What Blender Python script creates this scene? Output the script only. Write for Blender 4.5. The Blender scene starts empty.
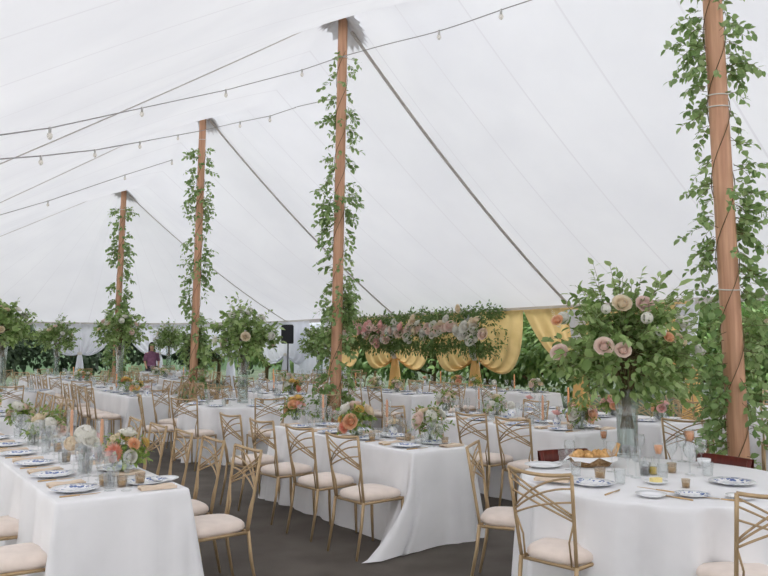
import bpy, math, random
import numpy as np
from math import sin, cos, pi, sqrt, atan2, radians
from mathutils import Vector

rng = np.random.default_rng(7)
random.seed(7)
SC = bpy.context.scene
COL = SC.collection

# ------------------------------------------------------------------ frame
F = 747.0
EYE = 1.62
PITCH = math.atan(57.0 / F)
UX, UY = -0.5816, 0.8135          # along the tent
VX, VY = 0.8135, 0.5816           # across the tent, towards the draped side
OX, OY = 3.0, 6.44                # foot of the near garlanded pole


def W(a, b):
    return OX + a * UX + b * VX, OY + a * UY + b * VY


def AB(x, y):
    dx, dy = x - OX, y - OY
    return dx * UX + dy * UY, dx * VX + dy * VY


def ray(px, py):
    xc, yc = (px - 384.0) / F, (288.0 - py) / F
    return np.array([xc, cos(PITCH) - yc * sin(PITCH), sin(PITCH) + yc * cos(PITCH)])


def at_depth(px, py, Y):
    d = ray(px, py)
    d = d * (Y / d[1])
    return np.array([d[0], d[1], d[2] + EYE])


def at_height(px, py, z):
    d = ray(px, py)
    d = d * ((z - EYE) / d[2])
    return float(d[0]), float(d[1])


# ------------------------------------------------------------------ roof shape
PIX = [(732.5, 698, -242, 6.44), (336.5, 343, 22, 11.68), (194.5, 203, 120, 16.45), (116.5, 124, 192, 21.3)]
POLE_A, POLE_H = [-6.1], [6.8]
for (xh, xt, yt, Y) in PIX:
    p = at_depth(xt, yt, Y)
    POLE_A.append(AB(p[0], p[1])[0])
    POLE_H.append(float(p[2]) + (0.12, 0.18, 0.33, 0.2)[len(POLE_H) - 1])
POLE_A.append(30.0)
POLE_H.append(5.9)
A_END = POLE_A[4]
BR, BL, LE = 5.45, 7.1, 6.2
EAVE = 2.42


def ridge(a):
    """height of the straight line between peaks, and the sag of the ridge below it"""
    for i in range(len(POLE_A) - 1):
        if a <= POLE_A[i + 1]:
            a0, a1 = POLE_A[i], POLE_A[i + 1]
            q = min(max((a - a0) / (a1 - a0), 0), 1)
            return POLE_H[i] + (POLE_H[i + 1] - POLE_H[i]) * q, 0.8 * (1 - abs(2 * q - 1) ** 1.6)
    return POLE_H[-1], 0.0


def roof(a, b):
    bn = b / BR if b > 0 else -b / BL
    if a > A_END:
        t = sqrt(bn * bn + ((a - A_END) / LE) ** 2)
        hl, sg = POLE_H[4], 0.0
    else:
        t = abs(bn)
        hl, sg = ridge(a)
    if b > 0:
        return EAVE + (hl - sg - EAVE) * (1 - t) - 0.9 * t * (1 - t)
    return EAVE + (hl - EAVE) * (1 - t) - sg * max(0.0, 1 - t) ** 3.2 - 0.25 * t * (1 - t)


def roof_hit(px, py, gap=0.07):
    d = ray(px, py)
    d = d / np.linalg.norm(d)
    s = 3.0
    while s < 40:
        p = d * s + np.array([0, 0, EYE])
        a, b = AB(p[0], p[1])
        if p[2] > roof(a, b) - gap:
            return p
        s += 0.05
    return d * 20 + np.array([0, 0, EYE])


# ------------------------------------------------------------------ materials
def lin(c):
    return tuple((v / 255 / 12.92) if v / 255 <= 0.04045 else ((v / 255 + 0.055) / 1.055) ** 2.4 for v in c) + (1.0,)


def newmat(name):
    m = bpy.data.materials.new(name)
    m.use_nodes = True
    nt = m.node_tree
    nt.nodes.clear()
    out = nt.nodes.new('ShaderNodeOutputMaterial')
    return m, nt, out


def N(nt, t, **kw):
    n = nt.nodes.new(t)
    for k, v in kw.items():
        if k in n.inputs:
            n.inputs[k].default_value = v
        else:
            setattr(n, k, v)
    return n


def noise_color(nt, c0, c1, scale, detail=3.0, lo=0.35, hi=0.65):
    tc = N(nt, 'ShaderNodeTexCoord')
    nz = N(nt, 'ShaderNodeTexNoise', Scale=scale, Detail=detail)
    nt.links.new(tc.outputs['Object'], nz.inputs['Vector'])
    r = N(nt, 'ShaderNodeValToRGB')
    r.color_ramp.elements[0].position = lo
    r.color_ramp.elements[1].position = hi
    r.color_ramp.elements[0].color = lin(c0)
    r.color_ramp.elements[1].color = lin(c1)
    nt.links.new(nz.outputs['Fac'], r.inputs['Fac'])
    return r.outputs['Color'], nz.outputs['Fac']


def plain(name, c, rough=0.6, metal=0.0, var=8, scale=12.0, bump=0.0, bscale=60.0, sheen=0.0, spec=0.4):
    m, nt, out = newmat(name)
    c0 = tuple(max(0, v - var) for v in c)
    c1 = tuple(min(255, v + var) for v in c)
    col, fac = noise_color(nt, c0, c1, scale)
    p = N(nt, 'ShaderNodeBsdfPrincipled', Roughness=rough, Metallic=metal)
    p.inputs['Specular IOR Level'].default_value = spec
    if sheen:
        p.inputs['Sheen Weight'].default_value = sheen
    nt.links.new(col, p.inputs['Base Color'])
    if bump:
        tc = N(nt, 'ShaderNodeTexCoord')
        nz = N(nt, 'ShaderNodeTexNoise', Scale=bscale, Detail=4.0)
        nt.links.new(tc.outputs['Object'], nz.inputs['Vector'])
        b = N(nt, 'ShaderNodeBump', Strength=bump, Distance=0.02)
        nt.links.new(nz.outputs['Fac'], b.inputs['Height'])
        nt.links.new(b.outputs['Normal'], p.inputs['Normal'])
    nt.links.new(p.outputs[0], out.inputs[0])
    return m


def leafy(name, cols, trans=0.38, rough=0.5):
    """Each leaf (mesh island) takes its own green from the ramp."""
    m, nt, out = newmat(name)
    g = N(nt, 'ShaderNodeNewGeometry')
    r = N(nt, 'ShaderNodeValToRGB')
    els = r.color_ramp.elements
    while len(els) < len(cols):
        els.new(0.5)
    for i, c in enumerate(cols):
        els[i].position = i / (len(cols) - 1)
        els[i].color = lin(c)
    nt.links.new(g.outputs['Random Per Island'], r.inputs['Fac'])
    p = N(nt, 'ShaderNodeBsdfPrincipled', Roughness=rough)
    p.inputs['Specular IOR Level'].default_value = 0.35
    nt.links.new(r.outputs['Color'], p.inputs['Base Color'])
    t = N(nt, 'ShaderNodeBsdfTranslucent')
    nt.links.new(r.outputs['Color'], t.inputs['Color'])
    mx = N(nt, 'ShaderNodeMixShader', Fac=trans)
    nt.links.new(p.outputs[0], mx.inputs[1])
    nt.links.new(t.outputs[0], mx.inputs[2])
    nt.links.new(mx.outputs[0], out.inputs[0])
    return m


def cloth(name, c, trans=0.15, var=4, rough=0.85, scale=3.0):
    m, nt, out = newmat(name)
    col, fac = noise_color(nt, tuple(max(0, v - var) for v in c), tuple(min(255, v + var) for v in c), scale)
    d = N(nt, 'ShaderNodeBsdfPrincipled', Roughness=rough)
    d.inputs['Specular IOR Level'].default_value = 0.15
    d.inputs['Sheen Weight'].default_value = 0.15
    t = N(nt, 'ShaderNodeBsdfTranslucent')
    nt.links.new(col, d.inputs['Base Color'])
    nt.links.new(col, t.inputs['Color'])
    mx = N(nt, 'ShaderNodeMixShader', Fac=trans)
    nt.links.new(d.outputs[0], mx.inputs[1])
    nt.links.new(t.outputs[0], mx.inputs[2])
    nt.links.new(mx.outputs[0], out.inputs[0])
    return m


def glassy(name, tint=(252, 253, 253), refl=0.06):
    m, nt, out = newmat(name)
    tr = N(nt, 'ShaderNodeBsdfTransparent', Color=lin(tint))
    gl = N(nt, 'ShaderNodeBsdfGlossy', Roughness=0.04)
    lw = N(nt, 'ShaderNodeLayerWeight', Blend=0.35)
    tc = N(nt, 'ShaderNodeTexCoord')
    nz = N(nt, 'ShaderNodeTexNoise', Scale=30.0)
    nt.links.new(tc.outputs['Object'], nz.inputs['Vector'])
    mp = N(nt, 'ShaderNodeMapRange')
    mp.inputs['To Min'].default_value = refl * 0.8
    mp.inputs['To Max'].default_value = refl * 1.2
    nt.links.new(nz.outputs['Fac'], mp.inputs['Value'])
    ad = N(nt, 'ShaderNodeMath', operation='MULTIPLY_ADD')
    nt.links.new(lw.outputs['Facing'], ad.inputs[0])
    ad.inputs[1].default_value = 0.3
    nt.links.new(mp.outputs[0], ad.inputs[2])
    mx = N(nt, 'ShaderNodeMixShader')
    nt.links.new(ad.outputs[0], mx.inputs[0])
    nt.links.new(tr.outputs[0], mx.inputs[1])
    nt.links.new(gl.outputs[0], mx.inputs[2])
    nt.links.new(mx.outputs[0], out.inputs[0])
    return m


def canopy_mat():
    m, nt, out = newmat('sailcloth')
    at = N(nt, 'ShaderNodeAttribute', attribute_name='along')
    # seams: doubled cloth every 1.5 m
    fr = N(nt, 'ShaderNodeMath', operation='MULTIPLY')
    nt.links.new(at.outputs['Fac'], fr.inputs[0])
    fr.inputs[1].default_value = 1 / 1.22
    f2 = N(nt, 'ShaderNodeMath', operation='FRACT')
    nt.links.new(fr.outputs[0], f2.inputs[0])
    lt = N(nt, 'ShaderNodeMath', operation='LESS_THAN')
    nt.links.new(f2.outputs[0], lt.inputs[0])
    lt.inputs[1].default_value = 0.022
    base, fac = noise_color(nt, (238, 239, 242), (244, 245, 247), 0.7, 5.0)
    mixc = N(nt, 'ShaderNodeMix', data_type='RGBA')
    nt.links.new(lt.outputs[0], mixc.inputs['Factor'])
    nt.links.new(base, mixc.inputs[6])
    mixc.inputs[7].default_value = lin((233, 233, 236))
    d = N(nt, 'ShaderNodeBsdfDiffuse')
    t = N(nt, 'ShaderNodeBsdfTranslucent')
    nt.links.new(mixc.outputs[2], d.inputs['Color'])
    nt.links.new(mixc.outputs[2], t.inputs['Color'])
    mx = N(nt, 'ShaderNodeMixShader', Fac=0.18)
    nt.links.new(d.outputs[0], mx.inputs[1])
    nt.links.new(t.outputs[0], mx.inputs[2])
    nt.links.new(mx.outputs[0], out.inputs[0])
    return m


def plate_mat(name, r_in, r_out, blue=True):
    """white china, blue sprigs on the rim (object coordinates)"""
    m, nt, out = newmat(name)
    tc = N(nt, 'ShaderNodeTexCoord')
    vo = N(nt, 'ShaderNodeTexVoronoi', Scale=42.0)
    nt.links.new(tc.outputs['Object'], vo.inputs['Vector'])
    nz = N(nt, 'ShaderNodeTexNoise', Scale=26.0, Detail=4.0)
    nt.links.new(tc.outputs['Object'], nz.inputs['Vector'])
    ln = N(nt, 'ShaderNodeVectorMath', operation='LENGTH')
    nt.links.new(tc.outputs['Object'], ln.inputs[0])
    band = N(nt, 'ShaderNodeValToRGB')
    e = band.color_ramp.elements
    e[0].position, e[0].color = 0.0, (0.35, 0.35, 0.35, 1)
    e[1].position, e[1].color = 1.0, (0.25, 0.25, 0.25, 1)
    for p_, v in ((0.45, 0.1), (0.6, 0.95), (0.85, 0.9)):
        k = e.new(p_)
        k.color = (v, v, v, 1)
    mr = N(nt, 'ShaderNodeMapRange')
    mr.inputs['From Max'].default_value = r_out
    nt.links.new(ln.outputs['Value'], mr.inputs['Value'])
    nt.links.new(mr.outputs[0], band.inputs[0])
    gt = N(nt, 'ShaderNodeMath', operation='GREATER_THAN')
    nt.links.new(nz.outputs['Fac'], gt.inputs[0])
    gt.inputs[1].default_value = 0.5
    l2 = N(nt, 'ShaderNodeMath', operation='LESS_THAN')
    nt.links.new(vo.outputs['Distance'], l2.inputs[0])
    l2.inputs[1].default_value = 0.55
    mu = N(nt, 'ShaderNodeMath', operation='MULTIPLY')
    nt.links.new(gt.outputs[0], mu.inputs[0])
    nt.links.new(l2.outputs[0], mu.inputs[1])
    mu2 = N(nt, 'ShaderNodeMath', operation='MULTIPLY')
    nt.links.new(mu.outputs[0], mu2.inputs[0])
    nt.links.new(band.outputs[0], mu2.inputs[1])
    mixc = N(nt, 'ShaderNodeMix', data_type='RGBA')
    if blue:
        nt.links.new(mu2.outputs[0], mixc.inputs['Factor'])
    else:
        mixc.inputs['Factor'].default_value = 0.0
    mixc.inputs[6].default_value = lin((240, 241, 243))
    mixc.inputs[7].default_value = lin((70, 98, 160))
    p = N(nt, 'ShaderNodeBsdfPrincipled', Roughness=0.25)
    nt.links.new(mixc.outputs[2], p.inputs['Base Color'])
    nt.links.new(p.outputs[0], out.inputs[0])
    return m


def wood_mat(name, c0, c1):
    m, nt, out = newmat(name)
    tc = N(nt, 'ShaderNodeTexCoord')
    mp = N(nt, 'ShaderNodeMapping')
    mp.inputs['Scale'].default_value = (18, 18, 0.8)
    nt.links.new(tc.outputs['Object'], mp.inputs['Vector'])
    nz = N(nt, 'ShaderNodeTexNoise', Scale=1.6, Detail=6.0, Roughness=0.6)
    nt.links.new(mp.outputs[0], nz.inputs['Vector'])
    r = N(nt, 'ShaderNodeValToRGB')
    r.color_ramp.elements[0].position = 0.3
    r.color_ramp.elements[1].position = 0.7
    r.color_ramp.elements[0].color = lin(c0)
    r.color_ramp.elements[1].color = lin(c1)
    nt.links.new(nz.outputs['Fac'], r.inputs['Fac'])
    p = N(nt, 'ShaderNodeBsdfPrincipled', Roughness=0.5)
    nt.links.new(r.outputs['Color'], p.inputs['Base Color'])
    nt.links.new(p.outputs[0], out.inputs[0])
    return m


M = dict(
    canopy=canopy_mat(),
    floor=plain('floor_mat', (90, 83, 76), 0.85, var=9, scale=2.2, bump=0.25, bscale=120),
    ground=plain('grass_ground', (54, 68, 42), 0.95, var=18, scale=0.8, bump=0.5, bscale=20),
    hill=plain('far_hill', (62, 82, 56), 0.95, var=16, scale=0.5, bump=0.6, bscale=6),
    linen=cloth('white_linen', (246, 245, 246), 0.1),
    sheer=cloth('white_sheer', (236, 238, 243), 0.4),
    gold_drape=cloth('gold_drape', (240, 208, 148), 0.5, var=8),
    wall=cloth('sidewall_vinyl', (232, 235, 243), 0.45),
    added_wall=cloth('added_sidewall', (248, 247, 248), 0.62),  # for the two added unseen walls, lets soft light through
    metal=plain('champagne_metal', (184, 158, 122), 0.42, 0.38, var=6),
    seat=plain('cream_cushion', (232, 216, 204), 0.75, var=5, bump=0.12, bscale=180, sheen=0.3),
    pole=wood_mat('pole_timber', (188, 136, 106), (220, 172, 138)),
    maho=wood_mat('mahogany', (78, 28, 22), (120, 48, 36)),
    strap=plain('grey_webbing', (204, 198, 192), 0.8, var=6),
    patch=plain('grey_canvas', (226, 227, 230), 0.85, var=5),
    cable=plain('cable', (160, 157, 155), 0.6, var=5),
    socket=plain('bulb_socket', (205, 203, 200), 0.5, var=4),
    bulb=glassy('bulb_glass', (248, 244, 236), 0.2),
    leaf=leafy('vine_leaf', [(108, 140, 80), (146, 174, 108), (166, 190, 128), (122, 152, 92), (184, 204, 150)]),
    leaf_big=leafy('bouquet_leaf', [(92, 120, 58), (140, 166, 98), (168, 190, 124), (112, 140, 76), (186, 204, 146), (130, 158, 88)]),
    leaf_dark=leafy('garland_leaf', [(84, 112, 62), (124, 150, 92), (102, 130, 76), (150, 170, 112)]),
    leaf_low=leafy('low_leaf', [(104, 136, 60), (150, 172, 90), (120, 150, 74), (174, 188, 108)]),
    leaf_hedge=leafy('hedge_leaf', [(78, 110, 58), (116, 148, 82), (96, 128, 70), (138, 164, 98)], 0.25),
    leaf_tree=leafy('tree_leaf', [(40, 56, 38), (58, 78, 50), (48, 66, 44), (76, 96, 62)], 0.2),
    stem=plain('stem_brown', (108, 92, 62), 0.8, var=10),
    greenstem=plain('stem_green', (112, 132, 82), 0.7, var=10),
    white_f=leafy('white_petal', [(246, 244, 238), (238, 236, 226), (250, 248, 244)], 0.45),
    cream_f=leafy('cream_petal', [(246, 234, 212), (240, 224, 196), (250, 240, 224)], 0.45),
    blush_f=leafy('blush_petal', [(246, 228, 218), (242, 218, 206), (248, 234, 226)], 0.45),
    pink_f=leafy('pink_petal', [(246, 200, 194), (248, 212, 206), (240, 186, 182)], 0.45),
    peach_f=leafy('peach_petal', [(246, 206, 172), (242, 192, 152), (250, 216, 186)], 0.45),
    coral_f=leafy('coral_petal', [(248, 186, 162), (244, 170, 144), (250, 200, 178)], 0.45),
    yellow_f=leafy('yellow_petal', [(244, 218, 144), (238, 206, 122), (246, 228, 166)], 0.45),
    mauve_f=leafy('mauve_petal', [(240, 218, 210), (236, 208, 200), (244, 226, 218)], 0.45),
    china=plate_mat('blue_china', 0.08, 0.135, True),
    white_china=plate_mat('white_china', 0.05, 0.09, False),
    jar=plate_mat('blue_jar', 0.02, 0.09, True),
    glass=glassy('clear_glass'),
    ribbed=glassy('vase_glass', (248, 251, 250), 0.1),
    amber=glassy('smoked_votive', (238, 228, 212), 0.1),
    peach_glass=glassy('peach_glass', (244, 204, 176), 0.12),
    water=glassy('vase_water', (246, 250, 248), 0.03),
    wax=plain('peach_wax', (240, 168, 116), 0.5, var=6),
    ivory_wax=plain('ivory_wax', (238, 226, 204), 0.5, var=6),
    brass=plain('gold_cutlery', (204, 172, 128), 0.3, 0.6, var=5),
    napkin=cloth('beige_napkin', (232, 212, 190), 0.1),
    bread=plain('bread_crust', (214, 166, 106), 0.7, var=26, scale=30, bump=0.3, bscale=60),
    basket=plain('wicker', (150, 118, 80), 0.8, var=24, scale=60, bump=0.5, bscale=90),
    oil=glassy('olive_oil', (226, 194, 60), 0.12),
    vinegar=glassy('dark_vinegar', (66, 40, 48), 0.12),
    butter=plain('butter', (240, 222, 150), 0.5, var=8),
    black=plain('black_plastic', (34, 34, 38), 0.5, var=5),
    grille=plain('speaker_grille', (44, 44, 48), 0.7, var=8, scale=200),
    skin=plain('skin', (214, 168, 142), 0.6, var=5),
    hair=plain('dark_hair', (46, 34, 32), 0.6, var=8),
    top=plain('mauve_top', (140, 96, 122), 0.8, var=8),
    trousers=plain('dark_trousers', (52, 50, 56), 0.8, var=6),
    white_post=plain('white_post', (226, 226, 228), 0.5, var=4),
    valance=cloth('eave_webbing', (196, 190, 184), 0.1),
    ribbon=plain('white_rope', (226, 222, 214), 0.7, var=5),
)


# ------------------------------------------------------------------ mesh builder
class MB:
    def __init__(s):
        s.v, s.f = [], []

    def add(s, vs, fs):
        o = len(s.v)
        s.v.extend([tuple(map(float, p)) for p in vs])
        s.f.extend([tuple(int(i) + o for i in f) for f in fs])
        return s

    def grid(s, P, close_u=False, close_v=False):
        """P: list of rows of points"""
        n, m = len(P), len(P[0])
        vs = [p for r in P for p in r]
        fs = []
        for i in range(n if close_u else n - 1):
            for j in range(m if close_v else m - 1):
                i2, j2 = (i + 1) % n, (j + 1) % m
                fs.append((i * m + j, i * m + j2, i2 * m + j2, i2 * m + j))
        return s.add(vs, fs)

    def tube(s, pts, r, n=8, cap=True):
        pts = [np.array(p, float) for p in pts]
        rs = r if isinstance(r, (list, tuple, np.ndarray)) else [r] * len(pts)
        rows = []
        prev = None
        for i, p in enumerate(pts):
            t = pts[min(i + 1, len(pts) - 1)] - pts[max(i - 1, 0)]
            t = t / (np.linalg.norm(t) + 1e-9)
            ref = prev if prev is not None else (np.array([1.0, 0, 0]) if abs(t[0]) < 0.8 else np.array([0, 1.0, 0]))
            u = ref - t * ref.dot(t)
            u /= np.linalg.norm(u) + 1e-9
            w = np.cross(t, u)
            prev = u
            rows.append([p + rs[i] * (cos(2 * pi * k / n) * u + sin(2 * pi * k / n) * w) for k in range(n)])
        o = len(s.v)
        s.grid(rows, False, True)
        if cap:
            s.f.append(tuple(o + k for k in range(n))[::-1])
            L = o + (len(rows) - 1) * n
            s.f.append(tuple(L + k for k in range(n)))
        return s

    def lathe(s, prof, n=20, c=(0, 0, 0), wob=None):
        rows = []
        for (r, z) in prof:
            rows.append([(c[0] + r * (wob(k, n) if wob else 1) * cos(2 * pi * k / n),
                          c[1] + r * (wob(k, n) if wob else 1) * sin(2 * pi * k / n), c[2] + z) for k in range(n)])
        return s.grid(rows, False, True)

    def box(s, c, d, rz=0.0):
        x, y, z = d[0] / 2, d[1] / 2, d[2] / 2
        vs = []
        for sx, sy, sz in ((-1, -1, -1), (1, -1, -1), (1, 1, -1), (-1, 1, -1), (-1, -1, 1), (1, -1, 1), (1, 1, 1), (-1, 1, 1)):
            px, py = sx * x, sy * y
            vs.append((c[0] + px * cos(rz) - py * sin(rz), c[1] + px * sin(rz) + py * cos(rz), c[2] + sz * z))
        return s.add(vs, [(0, 3, 2, 1), (4, 5, 6, 7), (0, 1, 5, 4), (1, 2, 6, 5), (2, 3, 7, 6), (3, 0, 4, 7)])

    def leaves(s, P, D, U, L, Wd, droop=0.15):
        P, D, U = np.asarray(P, float), np.asarray(D, float), np.asarray(U, float)
        L = np.asarray(L, float)[:, None]
        Wd = np.asarray(Wd, float)[:, None]
        D = D / (np.linalg.norm(D, axis=1, keepdims=True) + 1e-9)
        S = np.cross(D, U)
        S /= np.linalg.norm(S, axis=1, keepdims=True) + 1e-9
        Nn = np.cross(S, D)
        v0 = P
        v1 = P + D * L * 0.3 + S * Wd * 0.46 + Nn * L * 0.05
        v2 = P + D * L * 0.3 - S * Wd * 0.46 + Nn * L * 0.05
        v3 = P + D * L * 0.66 + S * Wd * 0.4
        v4 = P + D * L * 0.66 - S * Wd * 0.4
        v5 = P + D * L - Nn * L * droop
        n = len(P)
        V = np.stack([v0, v1, v2, v3, v4, v5], 1).reshape(-1, 3)
        o = len(s.v)
        s.v.extend(map(tuple, V.tolist()))
        for i in range(n):
            k = o + 6 * i
            s.f.append((k, k + 1, k + 2))
            s.f.append((k + 1, k + 3, k + 4, k + 2))
            s.f.append((k + 3, k + 5, k + 4))
        return s

    def mesh(s, name, mat, smooth=True):
        me = bpy.data.meshes.new(name)
        me.from_pydata(s.v, [], s.f)
        me.materials.append(M[mat] if isinstance(mat, str) else mat)
        if smooth:
            me.polygons.foreach_set('use_smooth', [True] * len(me.polygons))
        me.update()
        return me


# ------------------------------------------------------------------ object bookkeeping
LABELS = {}
ORD = ['zeroth', 'first', 'second', 'third', 'fourth', 'fifth', 'sixth', 'seventh', 'eighth', 'ninth', 'tenth',
       'eleventh', 'twelfth', 'thirteenth', 'fourteenth', 'fifteenth', 'sixteenth', 'seventeenth', 'eighteenth', 'nineteenth', 'twentieth']


def link(o, parent=None):
    COL.objects.link(o)
    if parent is not None:
        o.parent = parent
    return o


def tag(o, label, cat, group=None, kind=None):
    o['label'] = label
    o['category'] = cat
    if group:
        o['group'] = group
    if kind:
        o['kind'] = kind
    LABELS.setdefault(label, []).append(o.name)
    return o


def structure(name, me, label=None):
    o = link(bpy.data.objects.new(name, me))
    o['kind'] = 'structure'
    return o


class Spec:
    """a kind of thing: own mesh or None, parts = [(name, mesh, subparts, label)]"""

    def __init__(s, name, cat, mesh=None, parts=()):
        s.name, s.cat, s.mesh, s.parts = name, cat, mesh, list(parts)


def place(sp, loc, rz, label, group=None, scale=1.0, tilt=None, parts=True):
    o = link(bpy.data.objects.new(sp.name, sp.mesh))
    o.location = loc
    o.rotation_euler = (tilt[0] if tilt else 0, tilt[1] if tilt else 0, rz)
    if scale != 1.0:
        o.scale = (scale,) * 3 if not isinstance(scale, tuple) else scale
    tag(o, label, sp.cat, group)
    for pt in sp.parts:
        c = link(bpy.data.objects.new(pt[0], pt[1]), o)
        if len(pt) > 3 and pt[3]:
            c['label'] = pt[3]
        for sub in (pt[2] if len(pt) > 2 else ()):
            link(bpy.data.objects.new(sub[0], sub[1]), c)
    return o


def single(name, me, label, cat, group=None, loc=(0, 0, 0), kind=None):
    o = link(bpy.data.objects.new(name, me))
    o.location = loc
    return tag(o, label, cat, group, kind)


def empty(name, label, cat, loc=(0, 0, 0), group=None, rz=0.0):
    o = link(bpy.data.objects.new(name, None))
    o.location = loc
    o.rotation_euler = (0, 0, rz)
    return tag(o, label, cat, group)


def unit(n):
    v = rng.normal(size=(n, 3))
    return v / np.linalg.norm(v, axis=1, keepdims=True)


# ================================================================== CAMERA, LIGHT
cam = bpy.data.cameras.new('camera')
cam.sensor_width = 36.0
cam.lens = 36.0 * F / 768.0
cam.clip_end = 500
co = link(bpy.data.objects.new('camera', cam))
co.location = (0, 0, EYE)
co.rotation_euler = (pi / 2 + PITCH, 0, 0)
SC.camera = co

wd = bpy.data.worlds.new('overcast')
SC.world = wd
wd.use_nodes = True
nt = wd.node_tree
nt.nodes.clear()
wo = nt.nodes.new('ShaderNodeOutputWorld')
bg = nt.nodes.new('ShaderNodeBackground')
tc = nt.nodes.new('ShaderNodeTexCoord')
sx = nt.nodes.new('ShaderNodeSeparateXYZ')
rp = nt.nodes.new('ShaderNodeValToRGB')
nt.links.new(tc.outputs['Generated'], sx.inputs[0])
nt.links.new(sx.outputs['Z'], rp.inputs[0])
rp.color_ramp.elements[0].color = (0.985, 0.97, 1.0, 1)
rp.color_ramp.elements[1].color = (0.93, 0.945, 1.0, 1)
nt.links.new(rp.outputs[0], bg.inputs[0])
bg.inputs[1].default_value = 2.9
nt.links.new(bg.outputs[0], wo.inputs[0])

sl = bpy.data.lights.new('sun', 'SUN')
sl.energy = 1.3
sl.angle = radians(25)
sl.color = (1.0, 0.97, 0.92)
so = link(bpy.data.objects.new('sun', sl))
# soft light from the open side (negative v), high
sd = Vector((VX * cos(radians(56)), VY * cos(radians(56)), -sin(radians(56))))
so.rotation_euler = sd.to_track_quat('-Z', 'Y').to_euler()
so.location = (-10, -10, 20)

SC.view_settings.view_transform = 'Standard'
SC.view_settings.look = 'None'
SC.view_settings.gamma = 1.0
SC.view_settings.exposure = 0.22
SC.view_settings.use_curve_mapping = False

# ================================================================== SETTING
mb = MB()
mb.add([(-80, -40, -0.03), (80, -40, -0.03), (80, 110, -0.03), (-80, 110, -0.03)], [(0, 1, 2, 3)])
structure('ground', mb.mesh('ground', 'ground', False))

# mat floor of the tent
A0 = -7.0
outline = [W(A0, -BL - 0.2), W(A0, BR + 0.2)]
for k in range(25):
    th = pi / 2 - pi * k / 24
    bb = sin(th)
    outline.append(W(A_END + (LE + 0.2) * cos(th), bb * (BR + 0.2) if bb > 0 else bb * (BL + 0.2)))
mb = MB()
n = len(outline)
mb.add([(x, y, 0.0) for x, y in outline] + [(x, y, -0.06) for x, y in outline],
       [tuple(range(n))] + [(i, (i + 1) % n, (i + 1) % n + n, i + n)[::-1] for i in range(n)])
structure('floor', mb.mesh('floor', 'floor', False))

# canopy
rows, along = [], []
avals = list(np.arange(A0, A_END + 0.001, (A_END - A0) / 110))
for p in POLE_A[:5]:
    avals += [p - 0.12, p, p + 0.12]
avals = sorted(set(round(a, 4) for a in avals if a <= A_END))
tvals = list(np.linspace(-1, 0, 25)) + list(np.linspace(0, 1, 25))[1:]
for a in avals:
    r = []
    for t in tvals:
        b = t * (BR if t > 0 else BL)
        x, y = W(a, b)
        r.append((x, y, roof(a, b)))
        along.append(a)
    rows.append(r)
mb = MB()
mb.grid(rows)
# rounded far end
rows = []
nang = 56
for k in range(nang + 1):
    th = pi / 2 - pi * k / nang
    r = []
    for t in np.linspace(0, 1, 25):
        bn = sin(th) * t
        b = bn * (BR if bn > 0 else BL)
        a = A_END + LE * cos(th) * t
        x, y = W(a, b)
        r.append((x, y, roof(a + 1e-6, b)))
        along.append(k / nang * 20.74 + 0.3)
    rows.append(r)
mb.grid(rows)
me = mb.mesh('ceiling', 'canopy')
att = me.attributes.new('along', 'FLOAT', 'POINT')
att.data.foreach_set('value', along)
structure('ceiling', me)

# eave border webbing (trim) along right side, end and left side
def eave_pts(side):
    pts = []
    if side == 'right':
        for a in np.linspace(A0, A_END, 60):
            pts.append((a, BR))
    elif side == 'left':
        for a in np.linspace(A0, A_END, 60):
            pts.append((a, -BL))
    else:
        for k in range(41):
            th = pi / 2 - pi * k / 40
            b = sin(th)
            pts.append((A_END + LE * cos(th), b * (BR if b > 0 else BL)))
    return pts


for i, sd_ in enumerate(('right', 'end', 'left')):
    mb = MB()
    rows = []
    for (a, b) in eave_pts(sd_):
        x, y = W(a, b)
        rows.append([(x, y, EAVE + 0.01), (x * 1.0 + 0.01, y, EAVE - 0.05), (x + 0.012, y, EAVE - 0.11)])
    mb.grid(rows)
    structure('trim_%d' % (i + 1), mb.mesh('eave_border', 'valance'))

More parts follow.
